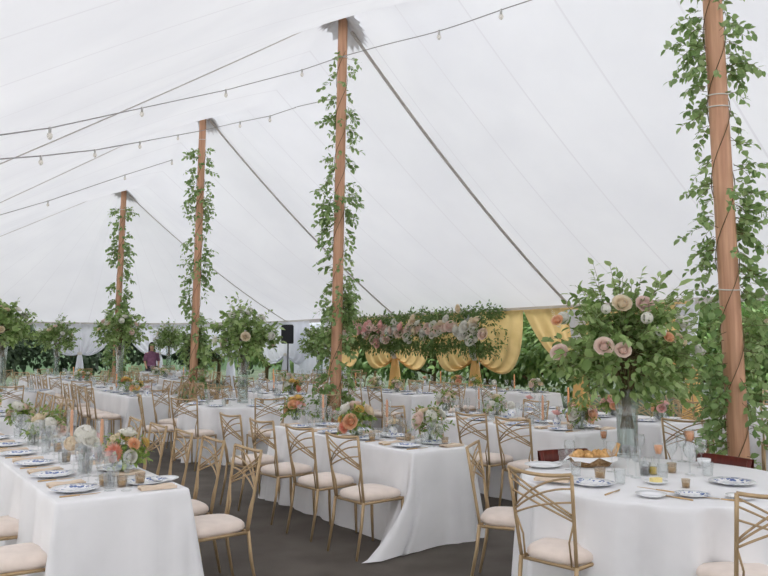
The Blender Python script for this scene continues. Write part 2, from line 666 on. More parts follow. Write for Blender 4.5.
# ------------------------------------------------------------------ centre poles
poles = []
PNAME = ['near tent pole at the round table', 'second tent pole from the viewer', 'third tent pole from the viewer', 'farthest tent pole']
for i, (xh, xt, yt, Y) in enumerate(PIX):
    base = at_depth(xh, 345, Y)
    top = at_depth(xt, yt, Y)
    k = (top[0] - base[0]) / (top[2] - EYE)
    b0 = np.array([base[0] - k * EYE, Y, 0.0])
    a_, b_ = AB(top[0], top[1])
    zt = roof(a_, b_) - 0.02
    t1 = np.array([base[0] + k * (zt - EYE), Y, zt])
    poles.append((b0, t1))
    mb = MB()
    pts = [b0 + (t1 - b0) * s for s in np.linspace(0, 1, 14)]
    rad = 0.088
    mb.tube([p - b0 for p in pts], [rad * (1 - 0.14 * s) for s in np.linspace(0, 1, 14)], 16)
    lab = ['round timber pole standing behind the front round table, thickest in view',
           'tall timber pole wrapped in greenery, second from the viewer',
           'tall timber pole wrapped in greenery, third from the viewer',
           'timber pole wrapped in greenery, farthest and shortest in view'][i]
    po = single('tent_pole', mb.mesh('tent_pole', 'pole'), lab, 'pole', 'timber centre poles of the tent', loc=b0)
    # ropes tied round the pole
    for zf in ((0.53, 0.545, 0.30) if i == 0 else (0.9,)):
        c = (t1 - b0) * zf
        ring = MB()
        ring.tube([c + np.array([0.088 * cos(t), 0.088 * sin(t), 0.012 * sin(t)]) for t in np.linspace(0, 2 * pi, 20)], 0.006, 6, False)
        link(bpy.data.objects.new('rope_tie', ring.mesh('rope_tie', 'ribbon')), po)
    # pinked canvas reinforcement round the peak
    a0_, b0_ = AB(t1[0], t1[1])
    mb = MB()
    ns = 44
    rows = [[], []]
    vs, fs = [], []
    for k in range(ns):
        th = 2 * pi * k / ns
        for rr in (0.07, 0.42 if k % 2 else 0.33):
            aa, bb = a0_ + rr * cos(th), b0_ + rr * sin(th)
            x, y = W(aa, bb)
            vs.append((x, y, roof(aa, bb) - 0.035))
    for k in range(ns):
        k2 = (k + 1) % ns
        fs.append((2 * k, 2 * k2, 2 * k2 + 1, 2 * k + 1))
    mb.add(vs, fs)
    structure('trim_%d' % (4 + i), mb.mesh('peak_patch', 'patch', False))

# ------------------------------------------------------------------ webbing straps from each peak to the eaves
for i, (b0, t1) in enumerate(poles):
    a0_, b0_ = AB(t1[0], t1[1])
    for side, Bx, w in (('draped', BR, 0.035), ('open', -BL, 0.022)):
        rows = []
        for t in np.linspace(0.03, 1.0, 26):
            b = b0_ + (Bx - b0_) * t
            r = []
            for (dw, dz) in ((-w, 0), (w, 0), (w, -0.012), (-w, -0.012)):
                x, y = W(a0_ + dw, b)
                r.append((x, y, roof(a0_ + dw, b) - 0.05 + dz))
            rows.append(r)
        mb = MB()
        mb.grid(rows, False, True)
        o = single('roof_strap', mb.mesh('roof_strap', 'strap'),
                   'grey webbing strap from the %s down the %s roof slope' % (
                       ['near pole', 'second pole', 'third pole', 'farthest pole'][i], side + '-side'),
                   'strap', 'webbing straps under the roof')

# ------------------------------------------------------------------ festoon strings
def catmull(P, n=8):
    P = [np.array(p, float) for p in P]
    out_ = []
    for i in range(len(P) - 1):
        p0, p1, p2, p3 = P[max(i - 1, 0)], P[i], P[i + 1], P[min(i + 2, len(P) - 1)]
        for k in range(n):
            t = k / n
            out_.append(0.5 * ((2 * p1) + (-p0 + p2) * t + (2 * p0 - 5 * p1 + 4 * p2 - p3) * t * t + (-p0 + 3 * p1 - 3 * p2 + p3) * t ** 3))
    out_.append(P[-1])
    return out_


def festoon(pts, bulbs, label, r=0.007):
    o = empty('string_lights', label, 'string lights', tuple(pts[0]), 'festoon light strings')
    c = np.array(pts[0])
    mb = MB()
    mb.tube([p - c for p in catmull(pts)], r, 5)
    link(bpy.data.objects.new('cable', mb.mesh('cable', 'cable')), o)
    for p in bulbs:
        q = np.array(p) - c
        sk = MB().tube([q + (0, 0, 0.01), q + (0, 0, -0.05)], 0.016, 8)
        s_ = link(bpy.data.objects.new('socket', sk.mesh('socket', 'socket')), o)
        bm = MB().lathe([(0.001, -0.125), (0.018, -0.115), (0.03, -0.09), (0.026, -0.065), (0.014, -0.048)], 10, q)
        link(bpy.data.objects.new('bulb', bm.mesh('bulb', 'bulb')), s_)
    return o


h = lambda x, y: roof_hit(x, y, 0.11)


def hh(*pp):
    out_ = []
    for (x0, y0), (x1, y1) in zip(pp, pp[1:]):
        for k in range(6):
            out_.append(h(x0 + (x1 - x0) * k / 6, y0 + (y1 - y0) * k / 6))
    return out_ + [h(*pp[-1])]


b1 = [(50, 128), (142, 108), (226, 90), (302, 70)]
P3top = at_depth(337, 58, 11.55)
festoon(hh((-60, 146), (0, 135), *b1) + [P3top], [h(*p) for p in b1],
        'light string from second pole across the open roof slope')
rp_ = [at_depth(384, 45, 10.7), at_depth(439, 31, 9.7), at_depth(501, 10, 8.8), at_depth(560, -12, 8.0), at_depth(640, -60, 7.2)]
festoon([P3top] + rp_, [rp_[1], rp_[2], rp_[3]], 'light string slung along the ridge from second pole to near pole')
b2 = [(41, 156), (95, 150), (140, 142), (178, 135)]
festoon(hh((-40, 162), (0, 159), *b2) + [at_depth(200, 131, 16.3)], [h(*p) for p in b2],
        'light string from third pole across the open roof slope', 0.009)
b2 = [(240, 122), (270, 116), (300, 106)]
festoon([at_depth(200, 131, 16.3)] + hh(*b2) + [at_depth(337, 98, 11.6)], [h(*p) for p in b2[:2]],
        'light string along the ridge between second and third poles', 0.007)
b3 = [(48, 201), (125, 175), (172, 160)]
festoon(hh((-30, 225), (0, 215), *b3), [h(*p) for p in b3], 'lowest light string crossing the open roof slope', 0.008)


# ================================================================== PLANTS
def sprig(mb_leaf, mb_stem, p0, d0, L, nl, ls, droop=0.5, wr=0.45, sr=0.0025, first=0.12):
    """a twig with alternating leaves"""
    p = np.array(p0, float)
    d = np.array(d0, float)
    d /= np.linalg.norm(d) + 1e-9
    steps = 6
    pts = [p.copy()]
    for k in range(steps):
        d = d + np.array([0, 0, -droop / steps]) + rng.normal(size=3) * 0.09
        d /= np.linalg.norm(d)
        p = p + d * L / steps
        pts.append(p.copy())
    if mb_stem is not None:
        mb_stem.tube(pts, [sr * (1 - 0.6 * i / steps) for i in range(steps + 1)], 4, False)
    P, D, U = [], [], []
    for i in range(nl):
        t = first + (1 - first) * (i + 0.5) / nl
        f = t * steps
        k = min(int(f), steps - 1)
        q = pts[k] + (pts[k + 1] - pts[k]) * (f - k)
        tg = pts[k + 1] - pts[k]
        tg /= np.linalg.norm(tg) + 1e-9
        s = np.cross(tg, rng.normal(size=3))
        s /= np.linalg.norm(s) + 1e-9
        P.append(q)
        D.append(tg * 0.5 + s * (0.9 if i < nl - 1 else 0.1) + np.array([0, 0, -0.15]))
        U.append(np.array([0, 0, 1]) + rng.normal(size=3) * 0.6)
    sz = ls * rng.uniform(0.7, 1.25, nl)
    mb_leaf.leaves(P, D, U, sz, sz * wr * rng.uniform(0.85, 1.2, nl))


def pole_vine(i, zlo, zhi, dens, ls, out_len, label):
    b0, t1 = poles[i]
    axis = (t1 - b0) / t1[2]
    lf, st = MB(), MB()
    org = b0 + axis * zlo
    # main vine winding round the pole
    turns = (zhi - zlo) * 0.75
    for ph in (0, pi):
        pts = []
        for t in np.linspace(0, 1, int(40 * (zhi - zlo) / 3)):
            z = zlo + (zhi - zlo) * t
            th = ph + turns * 2 * pi * t
            c = b0 + axis * z
            rr = 0.098 - 0.010 * z / 6.5
            pts.append(c + np.array([rr * cos(th), rr * sin(th), 0]) - org)
        st.tube(pts, 0.004, 4, False)
    z = zlo
    while z < zhi:
        f = (z - zlo) / (zhi - zlo)
        n_here, ol = dens(z)
        th = 2.3 * z + 1.7 * i + rng.normal() * 0.95 + (pi if rng.random() < 0.3 else 0.0)
        if sin(th) < -0.55 and rng.random() < 0.5:
            th = rng.choice([0.0, pi]) + rng.uniform(-0.6, 0.6)
        c = b0 + axis * z + np.array([0.095 * cos(th), 0.095 * sin(th), 0])
        d = np.array([cos(th), sin(th), rng.uniform(-0.5, 0.5)])
        L = out_len * ol * rng.uniform(0.4, 1.25)
        sprig(lf, st, c - org, d, L, max(5, int(L / ls * 2.6)), ls, droop=rng.uniform(0.3, 1.6), wr=0.68)
        z += (0.45 + 1.1 * (0.5 + 0.5 * sin(z * 4.1 + i * 2.0))) / n_here
    o = empty('vine_garland', label, 'garland', tuple(org), 'vine garlands wound round the poles')
    link(bpy.data.objects.new('stems', st.mesh('stems', 'stem')), o)
    link(bpy.data.objects.new('foliage', lf.mesh('foliage', 'leaf')), o)
    return o


pole_vine(0, 0.45, 5.9, lambda z: (74 if 1.3 < z < 2.4 else (46 if z > 2 else 52), 1.1 if 1.4 < z < 2.3 else 0.8), 0.07, 0.34,
          'leafy green vine wound round the near pole, big leaves')
pole_vine(1, 0.5, 6.3, lambda z: (80 if z < 2.6 else (44 if z < 4.8 else 26), 0.72 if z < 2.6 else 0.8), 0.08, 0.36,
          'leafy green vine wound round the second pole')
pole_vine(2, 0.5, 6.0, lambda z: (64 if z < 2.4 else 38, 0.75 if z < 2.4 else 0.8), 0.09, 0.36,
          'leafy green vine wound round the third pole')
pole_vine(3, 0.8, 5.6, lambda z: (40, 0.85), 0.10, 0.36,
          'leafy green vine wound round the farthest pole')


# ---------------------------------------------------------------- flowers
def petal(mb_, c, ax, side, r, w, open_):
    """cupped petal: base at c, leaning out along side by open_"""
    ax = ax / np.linalg.norm(ax)
    side = side / np.linalg.norm(side)
    t3 = np.cross(ax, side)
    rows = []
    for i in range(4):
        s = i / 3
        lean = open_ * (0.35 * s + 0.65 * s * s)
        up = (1 - 0.35 * open_ * s)
        row = []
        ww = w * sin(pi * (0.18 + 0.66 * s))
        for j in range(4):
            q = (j / 3 - 0.5) * 2
            p = c + ax * r * s * up + side * r * (lean + 0.10) - side * r * 0.22 * q * q * (1 - 0.4 * s) + t3 * ww * q
            row.append(p)
        rows.append(row)
    mb_.grid(rows)


def rose_mesh(name, mat, r=0.042):
    mb_ = MB()
    for ring, (n_, rad, hgt, flare, close) in enumerate(((3, 0.2, 0.78, 0.0, 0.55), (4, 0.38, 0.78, 0.0, 0.5), (5, 0.58, 0.70, 0.0, 0.36), (6, 0.78, 0.56, 0.06, 0.2), (7, 0.95, 0.40, 0.2, 0.0), (8, 1.02, 0.22, 0.42, 0.0))):
        for i in range(n_):
            th0 = 2 * pi * i / n_ + ring * 0.9
            half = pi / n_ * 1.45
            rows = []
            for a in range(6):
                q = a / 5
                row = []
                for b in range(6):
                    w = (b / 5 - 0.5) * 2
                    th = th0 + half * w * (0.8 + 0.2 * q)
                    rr = r * (rad * (0.6 + 0.7 * q - (0.3 + close * 1.2) * q ** 2.2) + flare * q ** 3 + 0.05 * w)
                    zz = r * (-0.5 + (hgt + 0.5) * q * (1 - 0.14 * w * w * q) - flare * 0.3 * q ** 4)
                    row.append((rr * cos(th), rr * sin(th), zz))
                rows.append(row)
            mb_.grid(rows)
    return mb_.mesh(name, mat)


def dahlia_mesh(name, mat, r=0.05):
    mb_ = MB()
    P, D, U, L, Wd = [], [], [], [], []
    for ring in range(7):
        el = radians(88 - ring * 15)
        n_ = 5 + ring * 3
        for i in range(n_):
            th = 2 * pi * (i + 0.5 * (ring % 2)) / n_
            d = np.array([cos(th) * cos(el), sin(th) * cos(el), sin(el)])
            P.append(d * r * 0.25)
            D.append(d)
            U.append((0, 0, 1) if ring > 1 else (cos(th), sin(th), 0))
            L.append(r * (0.6 + 0.07 * ring))
            Wd.append(r * 0.36)
    mb_.leaves(P, D, U, L, Wd, -0.12)
    return mb_.mesh(name, mat)


def cluster_mesh(name, mat, r=0.05, n_=120):
    """hydrangea / stock: ball of little blossoms"""
    mb_ = MB()
    c = unit(n_)
    c[:, 2] = c[:, 2] * 0.9
    for p in c:
        p = p / np.linalg.norm(p)
        t = np.cross(p, rng.normal(size=3))
        t /= np.linalg.norm(t)
        b = np.cross(p, t)
        k = rng.uniform(0, pi)
        P, D, U = [], [], []
        for j in range(4):
            th = k + j * pi / 2
            P.append(p * r * 0.9)
            D.append(cos(th) * t + sin(th) * b + p * 0.25)
            U.append(p)
        mb_.leaves(P, D, U, [r * 0.34] * 4, [r * 0.32] * 4, 0.1)
    return mb_.mesh(name, mat)


def spray_mesh(name, mat, h_=0.2, r=0.02):
    """delphinium-like spike"""
    mb_ = MB()
    P, D, U = [], [], []
    for i in range(60):
        t = i / 60
        th = i * 2.4
        P.append((0.006 * cos(th), 0.006 * sin(th), h_ * t))
        D.append((cos(th), sin(th), 0.4))
        U.append((0, 0, 1))
    L = [r * (1.1 - 0.7 * i / 60) for i in range(60)]
    mb_.leaves(P, D, U, L, [l * 0.8 for l in L], 0.1)
    return mb_.mesh(name, mat)


ROSE = {k: rose_mesh('rose_' + k, k + '_f') for k in ('white', 'cream', 'blush', 'pink', 'peach', 'mauve')}
DAH = {k: dahlia_mesh('dahlia_' + k, k + '_f') for k in ('coral', 'yellow', 'peach', 'white', 'pink')}
CLU = {k: cluster_mesh('hydrangea_' + k, k + '_f') for k in ('white', 'cream')}
SPR = spray_mesh('delphinium', 'white_f')


def add_flower(parent, name, me, p, d, s=1.0, label=None):
    o = link(bpy.data.objects.new(name, me), parent)
    o.location = tuple(p)
    o.rotation_euler = Vector(tuple(d)).to_track_quat('Z', 'Y').to_euler()
    o.scale = (s, s, s)
    if label:
        o['label'] = label
    return o


def big_foliage(seed, nst=120, ls=0.07, fill=420, R=(0.58, 0.58, 0.6), tall=()):
    """an urn bouquet: origin at the mouth of the vase; returns (leaf mesh, stem mesh)"""
    global rng
    keep = rng
    rng = np.random.default_rng(seed)
    lf, st = MB(), MB()
    for k in range(nst):
        th = rng.uniform(0, 2 * pi)
        el = radians(rng.choice([rng.uniform(-22, 15), rng.uniform(5, 55), rng.uniform(40, 88)], p=[0.33, 0.4, 0.27]))
        d = np.array([cos(th) * cos(el), sin(th) * cos(el), sin(el)])
        rad = 1 / sqrt((d[0] / R[0]) ** 2 + (d[1] / R[1]) ** 2 + (d[2] / (R[2] if d[2] > 0 else 0.3)) ** 2)
        L = rad * rng.uniform(0.72, 1.16)
        start = np.array([0, 0, 0.10 + 0.18 * rng.random()]) + d * 0.05
        sprig(lf, st, start, d + np.array([0, 0, 0.15]), L, int(7 + L / ls * 1.1), ls * rng.uniform(0.75, 1.25),
              droop=rng.uniform(0.1, 0.9), wr=rng.choice([0.55, 0.78]), sr=0.003, first=0.3)
    for (d, L, l2) in tall:
        sprig(lf, st, (0, 0, 0.2), d, L, int(L / l2 * 1.6), l2, droop=0.15, wr=0.55, sr=0.003, first=0.45)
    U = unit(fill)
    rr = rng.uniform(0.35, 0.85, (fill, 1))
    P = U * rr * np.array([R[0], R[1], R[2] * 0.75]) + np.array([0, 0, 0.22])
    P[:, 2] = np.maximum(P[:, 2], -0.02 + 0.0 * P[:, 2])
    D = U + rng.normal(size=(fill, 3)) * 0.6 + np.array([0, 0, -0.25])
    Up = U * 0.5 + np.array([0, 0, 0.8]) + rng.normal(size=(fill, 3)) * 0.3
    sz = ls * rng.uniform(0.7, 1.3, fill)
    lf.leaves(P, D, Up, sz, sz * 0.55)
    # stems gathered in the neck
    for k in range(16):
        th = 2 * pi * k / 16
        st.tube([(0.05 * cos(th + 2.4), 0.05 * sin(th + 2.4), -0.3), (0.03 * cos(th + 1.2), 0.03 * sin(th + 1.2), -0.12),
                 (0.045 * cos(th), 0.045 * sin(th), 0.0), (0.10 * cos(th), 0.10 * sin(th), 0.2)], 0.006, 5, False)
    m1, m2 = lf.mesh('foliage', 'leaf_big'), st.mesh('stems', 'stem')
    rng = keep
    return m1, m2


def big_bouquet(fol, loc, label, flowers, rz=0.0, s=1.0):
    o = empty('tall_bouquet', label, 'bouquet', loc, 'tall bouquets on glass vases', rz)
    o.scale = (s, s, s)
    link(bpy.data.objects.new('stems', fol[1]), o)
    link(bpy.data.objects.new('foliage', fol[0]), o)
    for (nm, me_, p, d, sc, lb) in flowers:
        add_flower(o, nm, me_, p, d, sc, lb)
    return o


def random_flowers(seed, n_, R=(0.5, 0.5, 0.5), zc=0.22, s=(1.0, 1.4), kinds=None, zmin=-0.05):
    r2 = np.random.default_rng(seed)
    kinds = kinds or [('rose', ROSE['white'], 'white rose'), ('rose', ROSE['blush'], 'blush rose'), ('hydrangea', CLU['white'], 'white hydrangea'),
                      ('rose', ROSE['cream'], 'cream rose')]
    out_ = []
    for i in range(n_):
        th = 2 * pi * (i * 0.618 + r2.uniform(-0.05, 0.05))
        el = radians(r2.uniform(-8, 75))
        d = np.array([cos(th) * cos(el), sin(th) * cos(el), sin(el)])
        p = d * np.array(R) * r2.uniform(0.8, 0.98) + np.array([0, 0, zc])
        p[2] = max(p[2], zmin)
        k = kinds[int(r2.integers(len(kinds)))]
        out_.append((k[0], k[1], p, d + np.array([0, 0, 0.2]), r2.uniform(*s), k[2]))
    return out_


# tall ribbed vase
def vase_mesh(name, hgt, r0, r1, mat='ribbed', n_=36):
    ribs = lambda k, nn: 1 + 0.035 * (1 if k % 2 else -1)
    mb_ = MB()
    prof = [(0.001, 0.012), (r0 * 0.95, 0.012), (r0, 0.0), (r0 * 1.0, 0.02), (r0 * 0.93, hgt * 0.25), (r0 * 0.97, hgt * 0.6), (r1, hgt), (r1 - 0.006, hgt),
            (r0 * 0.9, hgt * 0.6), (r0 * 0.86, hgt * 0.25), (r0 * 0.85, 0.03), (0.001, 0.03)]
    mb_.lathe(prof, n_, wob=ribs)
    return mb_.mesh(name, mat)


def water_mesh(hgt, r):
    return MB().lathe([(0.001, 0.035), (r, 0.035), (r, hgt), (0.001, hgt)], 24).mesh('water', 'water')


VASE = Spec('glass_vase', 'vase', vase_mesh('tall_vase', 0.52, 0.08, 0.097), [('water', water_mesh(0.34, 0.066))])

# ================================================================== TABLE-WARE SPECS
def plate_mesh(r, mat):
    prof = [(0.001, 0.004), (r * 0.55, 0.004), (r * 0.62, 0.006), (r * 0.72, 0.012), (r, 0.02), (r * 1.005, 0.018), (r * 0.72, 0.007), (r * 0.55, 0.0), (0.001, 0.0)]
    return MB().lathe(prof[::-1], 36).mesh('plate', mat)


DINNER = Spec('dinner_plate', 'plate', plate_mesh(0.135, 'china'))
CHARGER = Spec('white_plate', 'plate', plate_mesh(0.13, 'white_china'))
SIDE = Spec('side_plate', 'plate', plate_mesh(0.085, 'white_china'))


def fork_mesh():
    mb_ = MB()
    mb_.tube([(0, -0.10, 0.004), (0, -0.04, 0.004), (0, 0.03, 0.006), (0, 0.05, 0.005)], [0.0045, 0.0035, 0.0025, 0.004], 6)
    for x in (-0.009, -0.003, 0.003, 0.009):
        mb_.tube([(x * 0.6, 0.045, 0.005), (x, 0.06, 0.005), (x, 0.10, 0.008)], 0.0014, 5)
    mb_.box((0, 0.053, 0.005), (0.02, 0.016, 0.002))
    return mb_.mesh('fork', 'brass')


def knife_mesh():
    mb_ = MB()
    mb_.tube([(0, -0.11, 0.004), (0, -0.05, 0.0045), (0, 0.0, 0.004)], [0.0045, 0.005, 0.004], 6)
    mb_.add([(-0.005, 0, 0.003), (0.009, 0.01, 0.003), (0.009, 0.08, 0.003), (-0.004, 0.115, 0.003),
             (-0.005, 0, 0.005), (0.009, 0.01, 0.0045), (0.009, 0.08, 0.0045), (-0.004, 0.115, 0.005)],
            [(0, 3, 2, 1), (4, 5, 6, 7), (0, 1, 5, 4), (1, 2, 6, 5), (2, 3, 7, 6), (3, 0, 4, 7)])
    return mb_.mesh('knife', 'brass', False)


FORK = Spec('fork', 'fork', fork_mesh())
KNIFE = Spec('knife', 'knife', knife_mesh())


def napkin_mesh():
    rows = []
    for i in range(9):
        y = -0.105 + 0.21 * i / 8
        row = []
        for j in range(7):
            x = (-0.045 + 0.09 * j / 6) * (1 + 0.1 * sin(i * 0.8))
            row.append((x, y, 0.012 + 0.006 * cos(j * 2.0) + 0.003 * sin(i * 1.1)))
        rows.append(row)
    mb_ = MB().grid(rows)
    mb_.grid([[(p[0], p[1], 0.001) for p in r][::-1] for r in rows])
    for side in (0, 6):
        mb_.grid([[rows[i][side], (rows[i][side][0], rows[i][side][1], 0.001)] for i in range(9)])
    return mb_.mesh('napkin', 'napkin')


NAPKIN = Spec('folded_napkin', 'napkin', napkin_mesh())


def goblet(hgt, rb, bowl):
    prof = [(0.001, 0.0), (0.034, 0.0), (0.034, 0.003), (0.006, 0.01), (0.0045, hgt - bowl - 0.01), (0.012, hgt - bowl), (rb * 0.8, hgt - bowl * 0.72), (rb, hgt - bowl * 0.4), (rb * 0.84, hgt),
            (rb * 0.81, hgt), (rb * 0.96, hgt - bowl * 0.4), (rb * 0.76, hgt - bowl * 0.7), (0.008, hgt - bowl + 0.006)]
    return MB().lathe(prof, 18).mesh('wine_glass', 'glass')


def flute_mesh():
    hgt, rb = 0.22, 0.026
    prof = [(0.001, 0), (0.03, 0), (0.03, 0.003), (0.005, 0.01), (0.004, 0.08), (0.016, 0.11), (rb, 0.17), (rb * 0.85, hgt), (rb * 0.8, hgt), (rb * 0.94, 0.17), (0.013, 0.114), (0.001, 0.1)]
    return MB().lathe(prof, 16).mesh('champagne_flute', 'glass')


def tumbler_mesh():
    prof = [(0.001, 0.0), (0.03, 0.0), (0.036, 0.09), (0.034, 0.09), (0.028, 0.008), (0.001, 0.008)]
    return MB().lathe(prof, 18).mesh('water_tumbler', 'glass')


WINE = Spec('wine_glass', 'glass', goblet(0.2, 0.04, 0.1))
FLUTE = Spec('champagne_flute', 'glass', flute_mesh())
TUMBLER = Spec('water_tumbler', 'glass', tumbler_mesh())
VOTIVE = Spec('votive_candle', 'candle', None, [
    ('glass_cup', MB().lathe([(0.001, 0), (0.026, 0), (0.032, 0.065), (0.03, 0.065), (0.025, 0.006), (0.001, 0.006)], 16).mesh('glass_cup', 'amber')),
    ('wax', MB().lathe([(0.001, 0.008), (0.022, 0.008), (0.024, 0.035), (0.001, 0.036)], 14).mesh('wax', 'ivory_wax')),
    ('wick', MB().tube([(0, 0, 0.035), (0.001, 0, 0.045)], 0.0012, 5).mesh('wick', 'black'))])
HOLDER = Spec('glass_candle_holder', 'candle holder', MB().lathe(
    [(0.001, 0), (0.042, 0), (0.044, 0.004), (0.018, 0.012), (0.012, 0.03), (0.02, 0.04), (0.017, 0.055), (0.0145, 0.055), (0.0145, 0.046), (0.001, 0.044)], 18).mesh('holder', 'glass'))
TAPER = Spec('taper_candle', 'candle', MB().lathe(
    [(0.001, 0), (0.012, 0), (0.0135, 0.02), (0.012, 0.25), (0.005, 0.268), (0.001, 0.27)], 12).mesh('taper', 'wax'),
    [('wick', MB().tube([(0, 0, 0.268), (0.001, 0, 0.281)], 0.0012, 5).mesh('wick', 'black'))])
HURRICANE = Spec('glass_chimney', 'candle glass', MB().lathe(
    [(0.04, 0.0), (0.042, 0.3), (0.039, 0.3), (0.037, 0.0), (0.04, 0.0)], 20).mesh('chimney', 'glass'))
PEACHCUP = Spec('stemmed_candle', 'candle', None, [
    ('glass_stem', MB().lathe([(0.001, 0), (0.036, 0), (0.036, 0.004), (0.006, 0.012), (0.005, 0.1), (0.022, 0.115), (0.03, 0.15), (0.031, 0.19), (0.029, 0.19), (0.028, 0.15), (0.018, 0.12), (0.001, 0.115)], 18).mesh('glass_stem', 'glass')),
    ('wax', MB().lathe([(0.001, 0.118), (0.018, 0.121), (0.026, 0.15), (0.027, 0.178), (0.001, 0.179)], 16).mesh('wax', 'wax'))])
BUDVASE = Spec('bud_vase', 'vase', MB().lathe(
    [(0.001, 0), (0.03, 0), (0.034, 0.03), (0.026, 0.06), (0.013, 0.08), (0.014, 0.11), (0.012, 0.11), (0.010, 0.08), (0.022, 0.058), (0.03, 0.03), (0.026, 0.005), (0.001, 0.005)], 18).mesh('bud_vase', 'glass'))
JAR = Spec('porcelain_jar', 'vase', MB().lathe(
    [(0.001, 0), (0.028, 0), (0.03, 0.005), (0.042, 0.045), (0.038, 0.08), (0.022, 0.092), (0.024, 0.105), (0.02, 0.105), (0.018, 0.09), (0.001, 0.08)], 20).mesh('porcelain_jar', 'jar'))
TALLGLASS = Spec('glass_vase', 'vase', MB().lathe(
    [(0.001, 0), (0.04, 0), (0.042, 0.01), (0.028, 0.03), (0.036, 0.09), (0.052, 0.19), (0.049, 0.19), (0.033, 0.09), (0.022, 0.034), (0.001, 0.032)], 20).mesh('tall_glass', 'ribbed'))
BOWLVASE = Spec('glass_bowl_vase', 'vase', MB().lathe(
    [(0.001, 0), (0.04, 0), (0.055, 0.03), (0.052, 0.075), (0.042, 0.1), (0.044, 0.108), (0.04, 0.108), (0.049, 0.074), (0.05, 0.03), (0.036, 0.006), (0.001, 0.006)], 20).mesh('bowl_vase', 'ribbed'))


def low_foliage(seed, n_=34, R=0.15, ls=0.045, mat='leaf_low'):
    global rng
    keep = rng
    rng = np.random.default_rng(seed)
    lf, st = MB(), MB()
    for k in range(n_):
        th = rng.uniform(0, 2 * pi)
        el = radians(rng.uniform(-8, 80))
        d = np.array([cos(th) * cos(el), sin(th) * cos(el), sin(el)])
        L = R * rng.uniform(0.8, 1.3)
        sprig(lf, st, (0, 0, 0.02), d, L, 8, ls * rng.uniform(0.7, 1.2), droop=rng.uniform(0.0, 0.6), wr=0.5, sr=0.002, first=0.3)
    for k in range(9):
        th = 2 * pi * k / 9
        st.tube([(0.02 * cos(th + 2), 0.02 * sin(th + 2), -0.085), (0.012 * cos(th), 0.012 * sin(th), -0.02), (0.03 * cos(th), 0.03 * sin(th), 0.05)], 0.003, 5, False)
    m1, m2 = lf.mesh('foliage', mat), st.mesh('stems', 'greenstem')
    rng = keep
    return m1, m2


LOWF = [low_foliage(s) for s in (11, 12, 13)]
KPAL = [
    [('dahlia', DAH['coral'], 'coral dahlia'), ('rose', ROSE['white'], 'white rose'), ('dahlia', DAH['yellow'], 'yellow dahlia'), ('rose', ROSE['peach'], 'peach rose')],
    [('rose', ROSE['cream'], 'cream rose'), ('rose', ROSE['blush'], 'blush rose'), ('hydrangea', CLU['white'], 'white hydrangea')],
    [('rose', ROSE['peach'], 'peach rose'), ('dahlia', DAH['yellow'], 'yellow dahlia'), ('rose', ROSE['white'], 'white rose'), ('rose', ROSE['pink'], 'pink rose')],
]


def low_bouquet(loc, label, pal=0, seed=1, n_=8, s=1.0, R=0.13, fl=None):
    o = empty('low_bouquet', label, 'bouquet', loc, 'low table bouquets', rz=seed * 1.3)
    o.scale = (s, s, s)
    f = LOWF[seed % 3]
    link(bpy.data.objects.new('stems', f[1]), o)
    link(bpy.data.objects.new('foliage', f[0]), o)
    if fl:
        o.rotation_euler = (0, 0, 0)
    for (nm, me_, p, d, sc, lb) in fl or random_flowers(seed * 7 + 3, n_, (R, R, R), 0.02, (0.85, 1.2), KPAL[pal], 0.0):
        add_flower(o, nm, me_, p, d, sc, lb)
    return o


def bud_flower(loc, label, kind, seed=0, s=1.0):
    """a few stems: one flower head"""
    o = empty('bud_bouquet', label, 'flower', loc, 'single stems in bud vases', rz=seed)
    o.scale = (s, s, s)
    st = MB().tube([(0, 0, -0.07), (0.004, 0, 0.0), (0.0, 0.002, 0.03)], 0.0025, 5)
    st.leaves([(0, 0, 0.01), (0, 0, 0.02), (0, 0, 0.0)], [(1, 0.2, 0.4), (-0.6, 0.8, 0.4), (-0.3, -1, 0.3)], [(0, 0, 1)] * 3, [0.05, 0.05, 0.045], [0.02] * 3)
    link(bpy.data.objects.new('stem', st.mesh('stem', 'greenstem')), o)
    add_flower(o, kind[0], kind[1], (0, 0, 0.045), (0.15, -0.1, 1), 1.0, kind[2])
    return o


